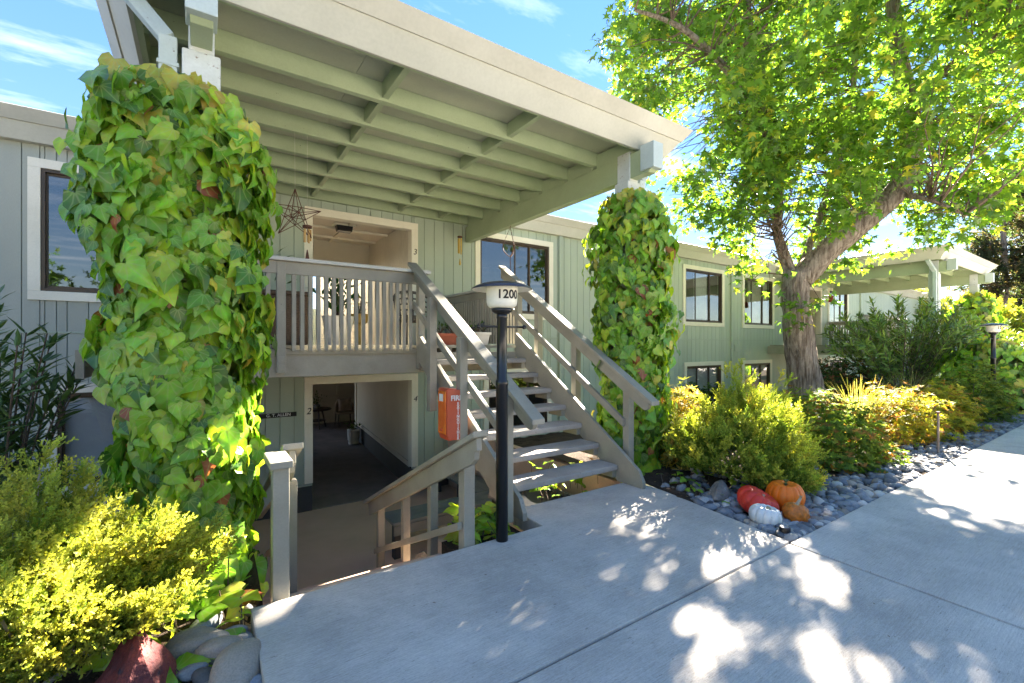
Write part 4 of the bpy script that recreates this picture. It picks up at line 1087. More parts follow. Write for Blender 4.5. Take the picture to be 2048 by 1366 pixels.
chime('bamboo_wind_chime', 'small bamboo wind chime hanging beside the wire star', (0.99, 5.57, 2.84), 3.875, M_BAMBOO, 5, 0.16, 0.035, M_RUST)
chime('yellow_wind_chime', 'yellow tube wind chime hanging by the wall near the canopy beam', (3.95, 7.5, 3.50), 3.875, M_YEL, 5, 0.30, 0.03, M_YEL)
hk = thing('hanging_basket_hook', 'rusty iron plant hanger on chains below the canopy beam', 'plant hanger', (4.38, 6.45, 3.0))
hc = Vector((4.33, 6.4, 3.5))
for k in range(3):
    a = k * 2.094 + 0.4
    p = hc + Vector((0.12 * math.cos(a), 0.12 * math.sin(a), -0.28))
    ch_ = MB()
    for i in range(9):
        q0 = hc.lerp(p, i / 9); q1 = hc.lerp(p, (i + .8) / 9)
        ch_.tube([q0, q1], 0.006 if i % 2 else 0.0035, 5)
    ch_.build('chain', M_RUST, hk)
    pts = [p + Vector((0.05 * math.cos(a) * math.sin(t * 3.1), 0.05 * math.sin(a) * math.sin(t * 3.1), -0.22 * t)) - Vector((0.11 * math.cos(a), 0.11 * math.sin(a), 0)) * t for t in [i / 10 for i in range(11)]]
    MB().tube(pts, 0.007, 6).build('hook_arm', M_RUST, hk)
MB().tube([hc - Vector((0, 0, .48)), hc - Vector((0, 0, .86))], 0.006, 6).build('rod', M_RUST, hk)
MB().tube([hc, hc + Vector((0.03, 0, 0.06))], 0.005, 5).build('eye_hook', M_RUST, hk)
ln = thing('hanging_lantern', 'small red lantern hanging under the canopy beyond the tree', 'lantern', (17.5, 6.6, 2.9))
lc = (17.5, 6.6, 3.05)
MB().lathe(lc, [(0, -0.11), (0.07, -0.11), (0.08, -0.09), (0.06, 0.05), (0.10, 0.07), (0.02, 0.13), (0, 0.13)], 12).build('body', surf('red_enamel', (0.35, 0.03, 0.02), rough=0.4), ln)
MB().tube([(17.5, 6.6, 3.17), (17.5, 6.6, 3.875)], 0.004, 4).build('wire', M_BLACK, ln)

# ================================================================== planting
IVY_PAL = [(0.14, 0.29, 0.022), (0.19, 0.36, 0.027), (0.07, 0.16, 0.022), (0.31, 0.44, 0.03), (0.38, 0.37, 0.05), (0.26, 0.085, 0.035)]
IVY_P = [0.30, 0.30, 0.15, 0.20, 0.038, 0.012]
IVY2 = (IVY[0] * np.array([0.82, 1.08, 1.9]) + np.array([0, 0, 0]), IVY[1], IVY[2])
def ivy_column(label, c, r0, z0, z1, prof, n, size, n_single, seed, group, lean=(0, 0)):
    """leaves hung on an uneven column round a post; prof gives radius factor by height 0..1"""
    r = np.random.default_rng(seed)
    th = thing('ivy_column', label, 'ivy', (c[0], c[1], z0), group)
    h = r.uniform(0, 1, n) ** 0.95
    ang = r.uniform(0, 2 * np.pi, n)
    pf = np.interp(h, [p[0] for p in prof], [p[1] for p in prof])
    lump = 1 + 0.11 * np.sin(3 * ang + 5 * h + seed) + 0.10 * np.sin(7 * h * 3 + 2 * ang + seed * 2) + 0.07 * np.sin(47 * h + 5 * ang)
    depth = 1 - 0.34 * r.uniform(0, 1, n) ** 1.8 + 0.14 * (r.uniform(0, 1, n) > 0.90) * r.uniform(0.2, 1.3, n)
    rad = r0 * pf * lump * depth
    out = np.stack([np.cos(ang), np.sin(ang), np.zeros(n)], 1)
    loc = np.stack([c[0] + lean[0] * h + rad * np.cos(ang), c[1] + lean[1] * h + rad * np.sin(ang), z0 + (z1 - z0) * h], 1)
    side = np.stack([-np.sin(ang), np.cos(ang), np.zeros(n)], 1)
    up = np.array([0, 0, 1.0])
    nrm = unit(out * r.uniform(.7, 1.1, (n, 1)) + up * r.uniform(.1, 1.2, (n, 1)) + side * r.normal(0, .45, (n, 1)))
    tip = unit(-up * r.uniform(.5, 1.1, (n, 1)) + out * r.uniform(-.05, .5, (n, 1)) + side * r.normal(0, .55, (n, 1)))
    idx = r.choice(len(IVY_PAL), n, p=IVY_P)
    idx[(h > 0.955) & (r.uniform(0, 1, n) > .45)] = 4
    Rm = frames(tip, nrm); s = size * np.clip(r.lognormal(0, .32, n), .4, 1.75)
    loc = loc - Rm[:, :, 1] * (s * 0.3)[:, None]
    hole = np.sin(ang * 5 + h * 23 + seed) * np.sin(h * 31 - ang * 3) > .62        # ragged gaps
    ok = ~hole | (r.uniform(0, 1, n) < .3)
    k1 = ok & (np.arange(n) % 10 < 6); k2 = ok & ~k1
    leaf_set(th, th.location, IVY, M_IVY, Rm[k1], s[k1], loc[k1], idx[k1], IVY_PAL, n_single * 3 // 5)
    leaf_set(th, th.location, IVY2, M_IVY, Rm[k2], s[k2], loc[k2], idx[k2], IVY_PAL, n_single * 2 // 5)
    st = MB()
    for k in range(16):
        a = r.uniform(0, 6.28); pts = []
        for i in range(9):
            a += r.normal(0, .28); hh = i / 8
            q = r0 * float(np.interp(hh, [p[0] for p in prof], [p[1] for p in prof])) * r.uniform(.45, .75)
            pts.append((c[0] + lean[0] * hh + q * math.cos(a), c[1] + lean[1] * hh + q * math.sin(a), z0 + (z1 - z0) * hh * .97))
        st.tube(pts, [0.018 - 0.0014 * i for i in range(9)], 5)
    st.build('stem', M_TWIG, th)['kind'] = 'stuff'
    # old dead growth inside
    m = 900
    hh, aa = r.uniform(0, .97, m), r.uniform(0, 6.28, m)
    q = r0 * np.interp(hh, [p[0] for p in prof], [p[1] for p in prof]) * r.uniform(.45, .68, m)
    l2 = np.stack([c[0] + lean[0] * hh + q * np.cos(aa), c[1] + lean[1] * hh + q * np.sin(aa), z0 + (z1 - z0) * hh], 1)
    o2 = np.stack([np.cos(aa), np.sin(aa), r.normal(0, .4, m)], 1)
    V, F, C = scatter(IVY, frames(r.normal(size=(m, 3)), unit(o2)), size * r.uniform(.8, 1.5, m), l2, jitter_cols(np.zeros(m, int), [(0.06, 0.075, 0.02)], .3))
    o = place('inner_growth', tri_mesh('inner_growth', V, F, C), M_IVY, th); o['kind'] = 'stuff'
    return th
ivy_column('broad ivy column with large leaves beside the yellow shrub at the slab corner', (-0.03, 3.80), 0.475, -0.12, 3.18,
           [(0, .95), (.1, .74), (.3, .84), (.5, .92), (.7, 1.0), (.9, 1.0), (.97, .85), (1, .6)], 5800, 0.108, 300, 5, 'ivy columns on the canopy posts', (-0.12, 0.0))
ivy_column('slim ivy column on the canopy post right of the stairs', (CX1 + 0.02, PYC - 0.05), 0.46, -0.10, 3.34,
           [(0, .9), (.1, .86), (.35, .9), (.6, .98), (.88, 1.0), (.96, .85), (1, .55)], 4400, 0.10, 300, 9, 'ivy columns on the canopy posts')
ivy_column('ivy column on the far post of the canopy beyond the tree', (CX1 + DX + 0.02, PYC), 0.62, -0.1, 3.25,
           [(0, 1.3), (.2, 1.2), (.6, 1.0), (.9, .9), (1, .4)], 1100, 0.16, 0, 13, 'ivy columns on the canopy posts')
ivy_column('low mound of dark ivy beside the walk beyond the oleander', (15.6, 2.5), 0.95, -0.1, 1.55,
           [(0, 1.2), (.4, 1.1), (.8, .8), (1, .3)], 1300, 0.14, 0, 17, None)

def ground_ivy(label, name, spots, size, seed, n_single):
    r = np.random.default_rng(seed); n = len(spots)
    c = np.mean(np.array(spots), 0); th = thing(name, label, 'ivy', tuple(c))
    loc = np.array(spots, float)
    nrm = unit(np.stack([r.normal(0, .5, n), r.normal(-.3, .5, n), np.ones(n)], 1)); tip = unit(np.stack([r.normal(0, 1, n), r.normal(0, 1, n), r.normal(-.1, .3, n)], 1))
    idx = r.choice(len(IVY_PAL), n, p=[.2, .3, .1, .3, .08, .02])
    leaf_set(th, c, IVY, M_IVY, frames(tip, nrm), size * r.uniform(.6, 1.25, n), loc, idx, IVY_PAL, n_single)
    st = MB()
    for i in range(n):
        g = ground_z(loc[i][0], loc[i][1]) if not court(loc[i][0], loc[i][1]) else loc[i][2] - 0.12
        st.tube([(loc[i][0] + r.normal(0, .04), loc[i][1] + r.normal(0, .04), g - .01), tuple(loc[i])], 0.0035, 4)
    st.build('stem', M_TWIG, th)['kind'] = 'stuff'
r = np.random.default_rng(4)
ground_ivy('bright ivy trailing on the ground below the broad ivy column', 'ground_ivy',
           [(x, y, ground_z(x, y) + .04 + abs(r.normal(0, .12)) * (y > 2.9)) for x, y in zip(r.uniform(-.45, .22, 60), r.uniform(2.65, 3.3, 60))], 0.12, 41, 40)
ground_ivy('bright ivy growing between the down steps and the lamp post', 'ivy_clump',
           [(x, y, -.13 + abs(z)) for x, y, z in zip(r.uniform(1.70, 2.12, 70), r.uniform(3.05, 3.5, 70), r.normal(.1, .11, 70))], 0.125, 42, 50)
ground_ivy('stray ivy sprouting under the lower stair treads', 'ivy_sprout',
           [(x, y, z) for x, y, z in zip(r.uniform(3.1, 3.72, 36), r.uniform(3.7, 4.4, 36), r.uniform(-.25, .12, 36))], 0.11, 43, 30)
ground_ivy('small ivy runners on the soil between the stair foot and the grey rock', 'ivy_runner',
           [(x, y, ground_z(x, y) + .03 + abs(r.normal(0, .03))) for x, y in zip(r.uniform(4.05, 4.9, 40), r.uniform(2.35, 3.2, 40))], 0.085, 44, 30)

# feathery golden shrubs
SPR = [sprig(26, s, 0.13, 0.75, 4) for s in (1, 2, 3)]
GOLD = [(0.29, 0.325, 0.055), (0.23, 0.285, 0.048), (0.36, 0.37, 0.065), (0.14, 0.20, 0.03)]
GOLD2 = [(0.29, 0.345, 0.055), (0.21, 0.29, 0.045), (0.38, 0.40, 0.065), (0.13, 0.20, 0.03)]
def feather_shrub(name, label, c, rx, ry, h, n, size, pal, seed, sway=(0, 0), stems=14, cat='shrub', lift=0.16):
    """many upswept feathery shoots standing off branching stems"""
    r = np.random.default_rng(seed)
    th = thing(name, label, cat, c)
    c = np.array(c, float)
    d = unit(np.stack([r.normal(0, 1, n), r.normal(0, 1, n), np.abs(r.normal(.25, .8, n))], 1))
    q = r.uniform(0.30, 1, n) ** 0.5
    lump = 1 + .16 * np.sin(d[:, 0] * 7 + seed) + .14 * np.sin(d[:, 1] * 9 + d[:, 2] * 6 + seed)
    loc = c + np.stack([d[:, 0] * rx, d[:, 1] * ry, lift + d[:, 2] * (h - lift - .1)], 1) * (q * lump)[:, None]
    loc[:, 2] = np.maximum(loc[:, 2], c[2] + lift * .5 + .1 * r.uniform(0, 1, n))
    tip = unit(d * np.array([.75, .75, .5]) + np.array([sway[0], sway[1], .75]) + r.normal(0, .25, (n, 3)))
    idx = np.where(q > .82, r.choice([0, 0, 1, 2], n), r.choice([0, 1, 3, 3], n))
    s = size * r.uniform(.65, 1.35, n)
    Vs, Fs, Cs, o = [], [], [], 0
    for k in range(3):
        m = np.arange(n) % 3 == k
        V, F, C = scatter(SPR[k], frames(tip[m], unit(r.normal(size=(m.sum(), 3)))), s[m], loc[m], jitter_cols(idx[m], pal, .12))
        Vs.append(V); Fs.append(F + o); Cs.append(C); o += len(V)
    fo = place('foliage', tri_mesh('foliage', np.concatenate(Vs), np.concatenate(Fs), np.concatenate(Cs)), M_NEEDLE, th); fo['kind'] = 'stuff'
    st = MB()
    for k in range(stems):
        i = int(r.integers(0, n)); e = loc[i]; b = c + np.array([r.normal(0, .05), r.normal(0, .05), -.03])
        mid = b + (e - b) * .5 + np.array([0, 0, -.04]) + r.normal(0, .03, 3)
        st.tube([tuple(b), tuple(mid), tuple(e)], [.016, .011, .005], 6)
        for j in range(4):
            e2 = loc[int(r.integers(0, n))]
            if np.linalg.norm(e2 - mid) < .5: st.tube([tuple(mid), tuple((mid + e2) / 2 + r.normal(0, .02, 3)), tuple(e2)], [.008, .006, .003], 5)
    st.build('stem', M_GREYTWIG, th)['kind'] = 'stuff'
    return th
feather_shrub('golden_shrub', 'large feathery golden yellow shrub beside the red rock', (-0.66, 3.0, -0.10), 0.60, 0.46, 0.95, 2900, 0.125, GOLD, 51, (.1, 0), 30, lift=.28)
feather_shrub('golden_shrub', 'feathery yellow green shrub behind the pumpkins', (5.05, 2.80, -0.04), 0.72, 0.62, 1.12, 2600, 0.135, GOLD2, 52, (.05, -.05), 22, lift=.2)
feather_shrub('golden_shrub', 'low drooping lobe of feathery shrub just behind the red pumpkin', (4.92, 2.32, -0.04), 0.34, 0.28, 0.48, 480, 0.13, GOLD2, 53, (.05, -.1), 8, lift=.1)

def leaf_shrub(name, label, c, rx, ry, h, n, size, pal, seed, tpl=None, mat=None, stems=10, low=0.0, cat='shrub', flat=.55):
    """a mound of small leaf rosettes with gaps, over twiggy stems"""
    r = np.random.default_rng(seed); tpl = tpl or rosette(7, .35, .95, seed)
    th = thing(name, label, cat, c); c = np.array(c, float)
    d = unit(np.stack([r.normal(0, 1, n), r.normal(0, 1, n), r.normal(.25, .75, n)], 1)); d[:, 2] = np.abs(d[:, 2])
    q = r.uniform(.35, 1, n) ** .4
    lump = 1 + .15 * np.sin(d[:, 0] * 8 + seed) * np.cos(d[:, 1] * 7) + .12 * np.sin(d[:, 2] * 11 + d[:, 0] * 5 + seed)
    loc = c + np.stack([d[:, 0] * rx, d[:, 1] * ry, low + d[:, 2] * (h - low)], 1) * (q * lump)[:, None]
    up = unit(d * flat + np.array([0, 0, .8]) + r.normal(0, .3, (n, 3)))
    xx = unit(np.cross(up, r.normal(size=(n, 3)))); yy = np.cross(up, xx)
    Rm = np.stack([xx, yy, up], -1)
    idx = np.where(q > .85, r.integers(0, len(pal), n), r.integers(0, max(1, len(pal) - 1), n))
    V, F, C = scatter(tpl, Rm, size * r.uniform(.65, 1.3, n), loc, jitter_cols(idx, pal, .16))
    fo = place('foliage', tri_mesh('foliage', V, F, C), mat or M_SMALL, th); fo['kind'] = 'stuff'
    st = MB()
    for k in range(stems):
        e = loc[int(r.integers(0, n))]; b = c + np.array([r.normal(0, .06), r.normal(0, .06), -.04])
        st.tube([tuple(b), tuple(b + (e - b) * .5 + r.normal(0, .03, 3)), tuple(e)], [.014, .01, .004], 5)
    st.build('stem', M_TWIG, th)['kind'] = 'stuff'
    return th
AZ = [(0.085, 0.15, 0.03), (0.115, 0.19, 0.034), (0.16, 0.23, 0.04), (0.24, 0.14, 0.04)]
AZY = [(0.20, 0.24, 0.034), (0.30, 0.31, 0.036), (0.38, 0.34, 0.036), (0.32, 0.17, 0.035)]
def bed(u, v, z=-0.03):
    p = G(u, v, z); return (p.x, p.y, ground_z(p.x, p.y) - .01)
leaf_shrub('azalea', 'green azalea mound beside the feathery shrub near the pebble edge', (7.0, 2.62, -0.04), 0.78, 0.62, 0.78, 2100, 0.062, AZ, 61, stems=16)
leaf_shrub('azalea', 'small dark azalea at the foot of the big tree', (8.6, 3.5, 0.05), 0.8, 0.7, 0.72, 1300, 0.065, AZ, 62)
leaf_shrub('azalea', 'yellow tinged azalea mound by the metal stake', (9.6, 2.62, -0.03), 0.85, 0.62, 0.86, 1700, 0.066, AZY, 63)
leaf_shrub('azalea', 'yellow green azalea mound beyond the metal stake', (11.3, 2.55, -0.03), 0.95, 0.62, 0.84, 1500, 0.07, AZY, 64)
leaf_shrub('azalea', 'green azalea hedge mound below the far lamp post', (13.3, 2.45, -0.03), 1.15, 0.62, 1.12, 1500, 0.075, [(0.08, .13, .025), (.12, .17, .03), (.16, .19, .03)], 65)
leaf_shrub('azalea', 'azalea mound at the far end of the pebble edge', (16.4, 2.35, -0.03), 1.2, 0.6, 0.85, 1200, 0.08, [(0.08, .13, .025), (.12, .17, .03), (.16, .19, .03)], 66)
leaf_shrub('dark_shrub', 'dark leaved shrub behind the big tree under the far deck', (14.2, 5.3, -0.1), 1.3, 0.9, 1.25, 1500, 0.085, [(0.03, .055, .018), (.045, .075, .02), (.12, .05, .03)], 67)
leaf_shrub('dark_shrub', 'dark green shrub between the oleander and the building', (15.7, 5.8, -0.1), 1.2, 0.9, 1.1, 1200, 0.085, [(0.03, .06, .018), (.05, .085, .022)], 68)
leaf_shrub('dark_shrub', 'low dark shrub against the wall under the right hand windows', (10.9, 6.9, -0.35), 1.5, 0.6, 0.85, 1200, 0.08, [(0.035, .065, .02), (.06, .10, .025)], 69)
VAR = [(0.50, 0.40, 0.09), (0.40, 0.30, 0.05), (0.14, 0.17, 0.035), (0.55, 0.46, 0.16)]
leaf_shrub('variegated_shrub', 'golden variegated shrub between the slim ivy column and the feathery shrub', (4.98, 3.52, -0.02), 0.42, 0.42, 1.02, 900, 0.085, VAR, 70, tpl=rosette(6, .3, .85, 5), stems=22)
leaf_shrub('variegated_shrub', 'sunlit golden shrub behind the slim ivy column', (5.75, 4.4, 0.0), 0.6, 0.5, 0.85, 800, 0.085, VAR, 71, tpl=rosette(6, .3, .85, 6), stems=14)

def grass_tuft(label, c, n, h, spread, pal, seed):
    r = np.random.default_rng(seed); th = thing('grass_clump', label, 'grass', c, 'spiky grass clumps among the azaleas')
    V, F, C = [], [], []
    for i in range(n):
        a = r.uniform(0, 6.28); l = h * r.uniform(.6, 1.15); lean = abs(r.normal(.45, .25)) * spread; w = .006 * r.uniform(.7, 1.3)
        b = np.array(c) + np.array([r.normal(0, .06), r.normal(0, .06), 0]); dr = np.array([math.cos(a), math.sin(a), 0]); sd_ = np.array([-math.sin(a), math.cos(a), 0]) * w
        o = len(V); col = np.array(pal[int(r.integers(0, len(pal)))]) * r.uniform(.8, 1.2)
        for k, t in enumerate((0, .4, .75, 1.0)):
            p = b + dr * (lean * t ** 1.6) + np.array([0, 0, l * (t - .16 * lean * t * t)])
            ww = sd_ * (1 - t * .85)
            V += [p - ww, p + ww]; C += [col * (.7 + .4 * t)] * 2
        for k in range(3): F += [(o + 2 * k, o + 2 * k + 1, o + 2 * k + 3), (o + 2 * k, o + 2 * k + 3, o + 2 * k + 2)]
    o = place('blades', tri_mesh('blades', np.array(V), np.array(F), np.array(C)), M_SMALL, th); o['kind'] = 'stuff'
STRAW = [(0.42, 0.36, 0.16), (0.34, 0.32, 0.12), (0.22, 0.26, 0.07)]
grass_tuft('spiky straw coloured grass clump in front of the big tree', (8.75, 2.95, 0.0), 170, 0.95, 1.0, STRAW, 81)
grass_tuft('spiky grass clump below the oleander', (12.3, 3.2, 0.0), 150, 0.95, 1.1, [(0.2, .25, .09), (.28, .3, .14), (.4, .38, .2)], 82)
grass_tuft('pale grass clump beside the far handrail', (15.0, 3.1, 0.0), 110, 0.9, 1.1, [(0.22, .28, .1), (.32, .34, .18)], 83)

def oleander(label, c, nst, h, spread, nleaf, size, pal, seed, n_single, flowers=0):
    r = np.random.default_rng(seed); th = thing('oleander', label, 'shrub', c)
    c = np.array(c, float); st = MB(); L, T, N = [], [], []; ends = []
    for k in range(nst):
        a = r.uniform(0, 6.28); rr_ = spread * r.uniform(.12, 1) ** .6; hh = h * r.uniform(.62, 1.0) * (1 - .28 * (rr_ / spread) ** 2)
        b = c + np.array([math.cos(a) * rr_ * .15, math.sin(a) * rr_ * .15, -.05]); e = c + np.array([math.cos(a) * rr_, math.sin(a) * rr_, hh])
        m = b + (e - b) * .55 + np.array([-math.cos(a), -math.sin(a), 0]) * rr_ * .12
        pts = [b * (1 - t) ** 2 + 2 * m * t * (1 - t) + e * t * t for t in np.linspace(0, 1, 9)]
        st.tube([tuple(p) for p in pts], [.013 - .001 * i for i in range(9)], 5); ends.append(e)
        for i in range(nleaf):
            t = 1 - r.uniform(0, 1) ** 1.4 * .72
            p = b * (1 - t) ** 2 + 2 * m * t * (1 - t) + e * t * t; ax = unit((e - m) * t + (m - b) * (1 - t))
            w = r.normal(size=3); w -= ax * w.dot(ax); w = w / np.linalg.norm(w)
            d = unit(ax * r.uniform(.35, .95) + w * .75); L.append(p); T.append(d); N.append(ax - d * ax.dot(d) + r.normal(0, .12, 3))
    L, T, N = np.array(L), np.array(T), unit(np.array(N)); n = len(L)
    st.build('stem', M_TWIG, th)['kind'] = 'stuff'
    leaf_set(th, c, LANCE, M_LANCE, frames(T, N), size * r.uniform(.65, 1.2, n), L, r.integers(0, len(pal), n), pal, n_single)
    for k in range(flowers):
        e = ends[int(r.integers(0, len(ends)))]; f = MB()
        for j in range(5):
            q = e + r.normal(0, .07, 3) + np.array([0, 0, .06])
            for i in range(5):
                an = i * 1.2566 + r.uniform(0, 1); p1, p2 = q + np.array([math.cos(an), math.sin(an), .3]) * .04, q + np.array([math.cos(an + .7), math.sin(an + .7), .3]) * .04
                f.add([tuple(q), tuple(p1), tuple((p1 + p2) / 2 + (np.array([0, 0, .012]))), tuple(p2)], [(0, 1, 2, 3)])
        f.build('flower', surf('white_petal', (0.8, 0.78, 0.72), rough=0.6, bump=0), th)['kind'] = 'stuff'
    return th
OLE = [(0.12, 0.20, 0.05), (0.16, 0.25, 0.055), (0.09, 0.16, 0.048), (0.22, 0.30, 0.06)]
oleander('dark leaved oleander against the wall left of the broad ivy column', (-1.35, 5.3, -0.15), 36, 2.2, 0.62, 34, 0.19, [(0.055, .105, .035), (.075, .135, .042), (.10, .17, .05)], 91, 260)
oleander('tall oleander with white flowers in front of the far canopy post', (15.7, 4.25, -0.05), 130, 2.95, 1.75, 46, 0.24, OLE, 92, 200, 12)
oleander('oleander growing behind the far ivy column', (24.5, 3.2, -0.05), 60, 2.6, 1.8, 40, 0.25, [(0.10, .17, .03), (.14, .2, .035)], 93, 0, 0)

# ================================================================== the big tree
STARP = [(0.085, 0.18, 0.022), (0.11, 0.22, 0.025), (0.06, 0.135, 0.022), (0.19, 0.28, 0.028), (0.30, 0.31, 0.03)]
tree = thing('sweetgum_tree', 'big leaning tree with a forked furrowed trunk and star shaped leaves', 'tree', tuple(G(1618, 812, 0.0)))
def limb(pts, rad, sub=3):
    """smooth path through photo points (u, v, distance)"""
    w = [P(*p) if len(p) == 3 else Vector(p) for p in pts]; out, ro = [], []
    for i in range(len(w) - 1):
        p0, p1, p2, p3 = w[max(i - 1, 0)], w[i], w[i + 1], w[min(i + 2, len(w) - 1)]
        for k in range(sub):
            t = k / sub
            out.append(0.5 * ((2 * p1) + (p2 - p0) * t + (2 * p0 - 5 * p1 + 4 * p2 - p3) * t * t + (3 * p1 - p0 - 3 * p2 + p3) * t ** 3)); ro.append(rad[i] * (1 - t) + rad[i + 1] * t)
    out.append(w[-1]); ro.append(rad[-1]); return out, ro
def barked(paths, name, n=20):
    m = MB()
    for pts, rad in paths:
        o = len(m.v); m.tube(pts, rad, n)
        for i in range(len(pts)):          # furrows: ridges run along the limb
            for k in range(n):
                j = o + i * n + k; p = Vector(pts[i]); v_ = Vector(m.v[j]) - p
                f = 1 + .055 * math.sin(k * 2.9 + i * .55) + .045 * math.sin(k * 5.3 - i * .8) + .03 * math.sin(i * 1.7 + k)
                m.v[j] = tuple(p + v_ * f)
    return m.build(name, M_BARK, tree, smooth=True)
T0 = 10.0
tr_p = limb([(1622, 850, T0 + .2), (1614, 790, T0 + .15), (1603, 720, T0 + .1), (1595, 650, T0), (1590, 590, T0), (1594, 545, T0)], [.46, .36, .30, .27, .26, .26], 5)
trunk = barked([tr_p], 'trunk', 26)
limbs = [
    limb([(1600, 560, T0), (1648, 508, T0 - .1), (1722, 445, T0 - .3), (1795, 380, T0 - .4), (1822, 310, T0 - .3), (1815, 210, T0), (1797, 110, T0 + .1), (1785, 0, T0 + .2), (1770, -140, T0 + .3), (1740, -300, T0 + .3)], [.25, .24, .235, .225, .20, .17, .15, .13, .10, .06], 4),
    limb([(1586, 560, T0), (1566, 505, T0 + .1), (1553, 455, T0 + .2), (1560, 380, T0 + .3), (1540, 280, T0 + .2), (1515, 170, T0), (1500, 40, T0 - .2), (1490, -120, T0 - .2)], [.14, .11, .09, .075, .07, .06, .05, .04], 4),
    limb([(1600, 545, T0 + .2), (1640, 430, T0 + .9), (1695, 260, T0 + 1.2), (1712, 90, T0 + 1.4), (1718, -80, T0 + 1.5)], [.08, .075, .07, .065, .05], 4),
    limb([(1540, 280, T0 + .2), (1470, 160, T0 - .6), (1370, 60, T0 - 1.2), (1270, 20, T0 - 1.5)], [.09, .07, .05, .025], 4),
    limb([(1815, 230, T0), (1880, 150, T0 - .6), (1960, 90, T0 - 1.0), (2060, 50, T0 - 1.2)], [.09, .07, .05, .025], 4),
    limb([(1790, 385, T0 - .4), (1860, 400, T0 - 1.0), (1930, 430, T0 - 1.3)], [.06, .04, .02], 4),
]
for pl_ in limbs: barked([pl_], 'limb', 14)
r = np.random.default_rng(77)
CC = np.array(P(1700, 60, T0)); CC[2] = 8.1
axr, axd = np.array(RT), np.array(FW)
ncl = 820
d = unit(r.normal(size=(ncl, 3))); q = r.uniform(.12, 1, ncl) ** .42
cl = CC + (axr[None] * (d[:, 0] * 5.2)[:, None] + axd[None] * (d[:, 1] * 4.0)[:, None] + np.array([0, 0, 1.0])[None] * (d[:, 2] * 4.85)[:, None]) * q[:, None]
lat = (cl - CC) @ axr
keep = (cl[:, 2] > 3.3) & ~((lat > 3.2) & (cl[:, 2] < 4.6))
cl = cl[keep]
extra = [(1480, 545, 9.6), (1500, 560, 9.5), (1520, 520, 9.7), (1540, 560, 9.5), (1600, 610, 9.62), (1590, 640, 9.6), (1640, 600, 9.7), (1440, 480, 9.3), (1420, 430, 9.0), (1560, 410, 9.6), (1610, 430, 9.6), (1660, 400, 9.8), (1885, 440, 8.6), (1925, 460, 8.6), (1850, 470, 8.9), (1960, 430, 8.8), (1740, 470, 11.5), (1770, 500, 12), (1230, 60, 8.4), (1260, 120, 8.4), (1215, 90, 8.3)]
for k in range(46): extra.append((float(r.uniform(1385, 1590)), float(r.uniform(230, 470)), float(r.uniform(8.8, 10.6))))
for k in range(26): extra.append((float(r.uniform(1500, 1625)), float(r.uniform(290, 520)), float(r.uniform(9.0, 9.5))))
for k in range(26): extra.append((float(r.uniform(1840, 2030)), float(r.uniform(220, 430)), float(r.uniform(8.6, 10.4))))
for k in range(16): extra.append((float(r.uniform(1640, 1790)), float(r.uniform(330, 480)), float(r.uniform(10.6, 12.2))))
cl = np.concatenate([cl, np.array([np.array(P(*e)) for e in extra])])
sizes = np.concatenate([r.uniform(.36, .74, keep.sum()), np.full(len(extra), .36)])
L, T, N = [], [], []
tw = MB()
nodes_w = np.concatenate([np.array([tuple(p) for p in pl_[0]]) for pl_ in limbs])
for c_, sz in zip(cl, sizes):
    m = int(66 * (sz / .6) ** 1.6)
    j = int(np.argmin(np.linalg.norm(nodes_w - c_, axis=1) + (nodes_w[:, 2] > c_[2] + .5) * 3)); b = nodes_w[j]
    if np.linalg.norm(b - c_) > .3:
        md = (b + c_) / 2 + np.array([0, 0, .25]) + r.normal(0, .15, 3); tw.tube([tuple(b), tuple((b + md) / 2 + r.normal(0, .10, 3)), tuple(md), tuple((md + c_) / 2 + r.normal(0, .10, 3)), tuple(c_)], [.020, .014, .010, .007, .004], 5)
    dd = unit(r.normal(size=(m, 3))) * (r.uniform(.1, 1, m) ** .5)[:, None] * sz * np.array([1, 1, .75])
    L.append(c_ + dd); out = unit(dd + np.array([0, 0, .15]))
    T.append(unit(out * .6 + np.array([0, 0, -.75]) + r.normal(0, .45, (m, 3)))); N.append(unit(out * .5 + np.array([0, 0, .8]) + r.normal(0, .5, (m, 3))))
tw.build('branches', M_TWIG, tree)['kind'] = 'stuff'
L, T, N = np.concatenate(L), np.concatenate(T), np.concatenate(N)
# leaves cut out along sun rays so sun patches land on set spots
SD = np.array(SUN_DIR); gone = np.zeros(len(L), bool)
for gx, gy, gz, gr in ((2.1, 1.35, 0, .20), (2.55, 1.05, 0, .15), (1.5, .85, 0, .18), (3.3, 1.3, 0, .25), (2.9, 1.75, 0, .16), (6.3, 1.15, 0, .5), (8.2, .9, 0, .7), (10, 1.3, 0, .6), (3.65, 2.8, 0, .22), (1.35, 2.2, 0, .14),
                       (-.75, 2.45, .75, .62), (-.2, 2.5, .4, .4), (.35, 3.45, .7, .45), (3.87, 4.6, 1.9, .32), (2.2, 4.3, 1.6, .35), (5.0, 2.75, .8, .7), (1.9, 3.3, -.1, .3), (4.2, 3.6, 2.0, .3)):
    w = L - np.array([gx, gy, gz]); al = w @ SD; dist = np.linalg.norm(w - al[:, None] * SD, axis=1)
    gone |= (dist < gr * (1 + .35 * np.sin(L[:, 2] * 5 + L[:, 0] * 4)))
gone |= r.uniform(0, 1, len(L)) < .10
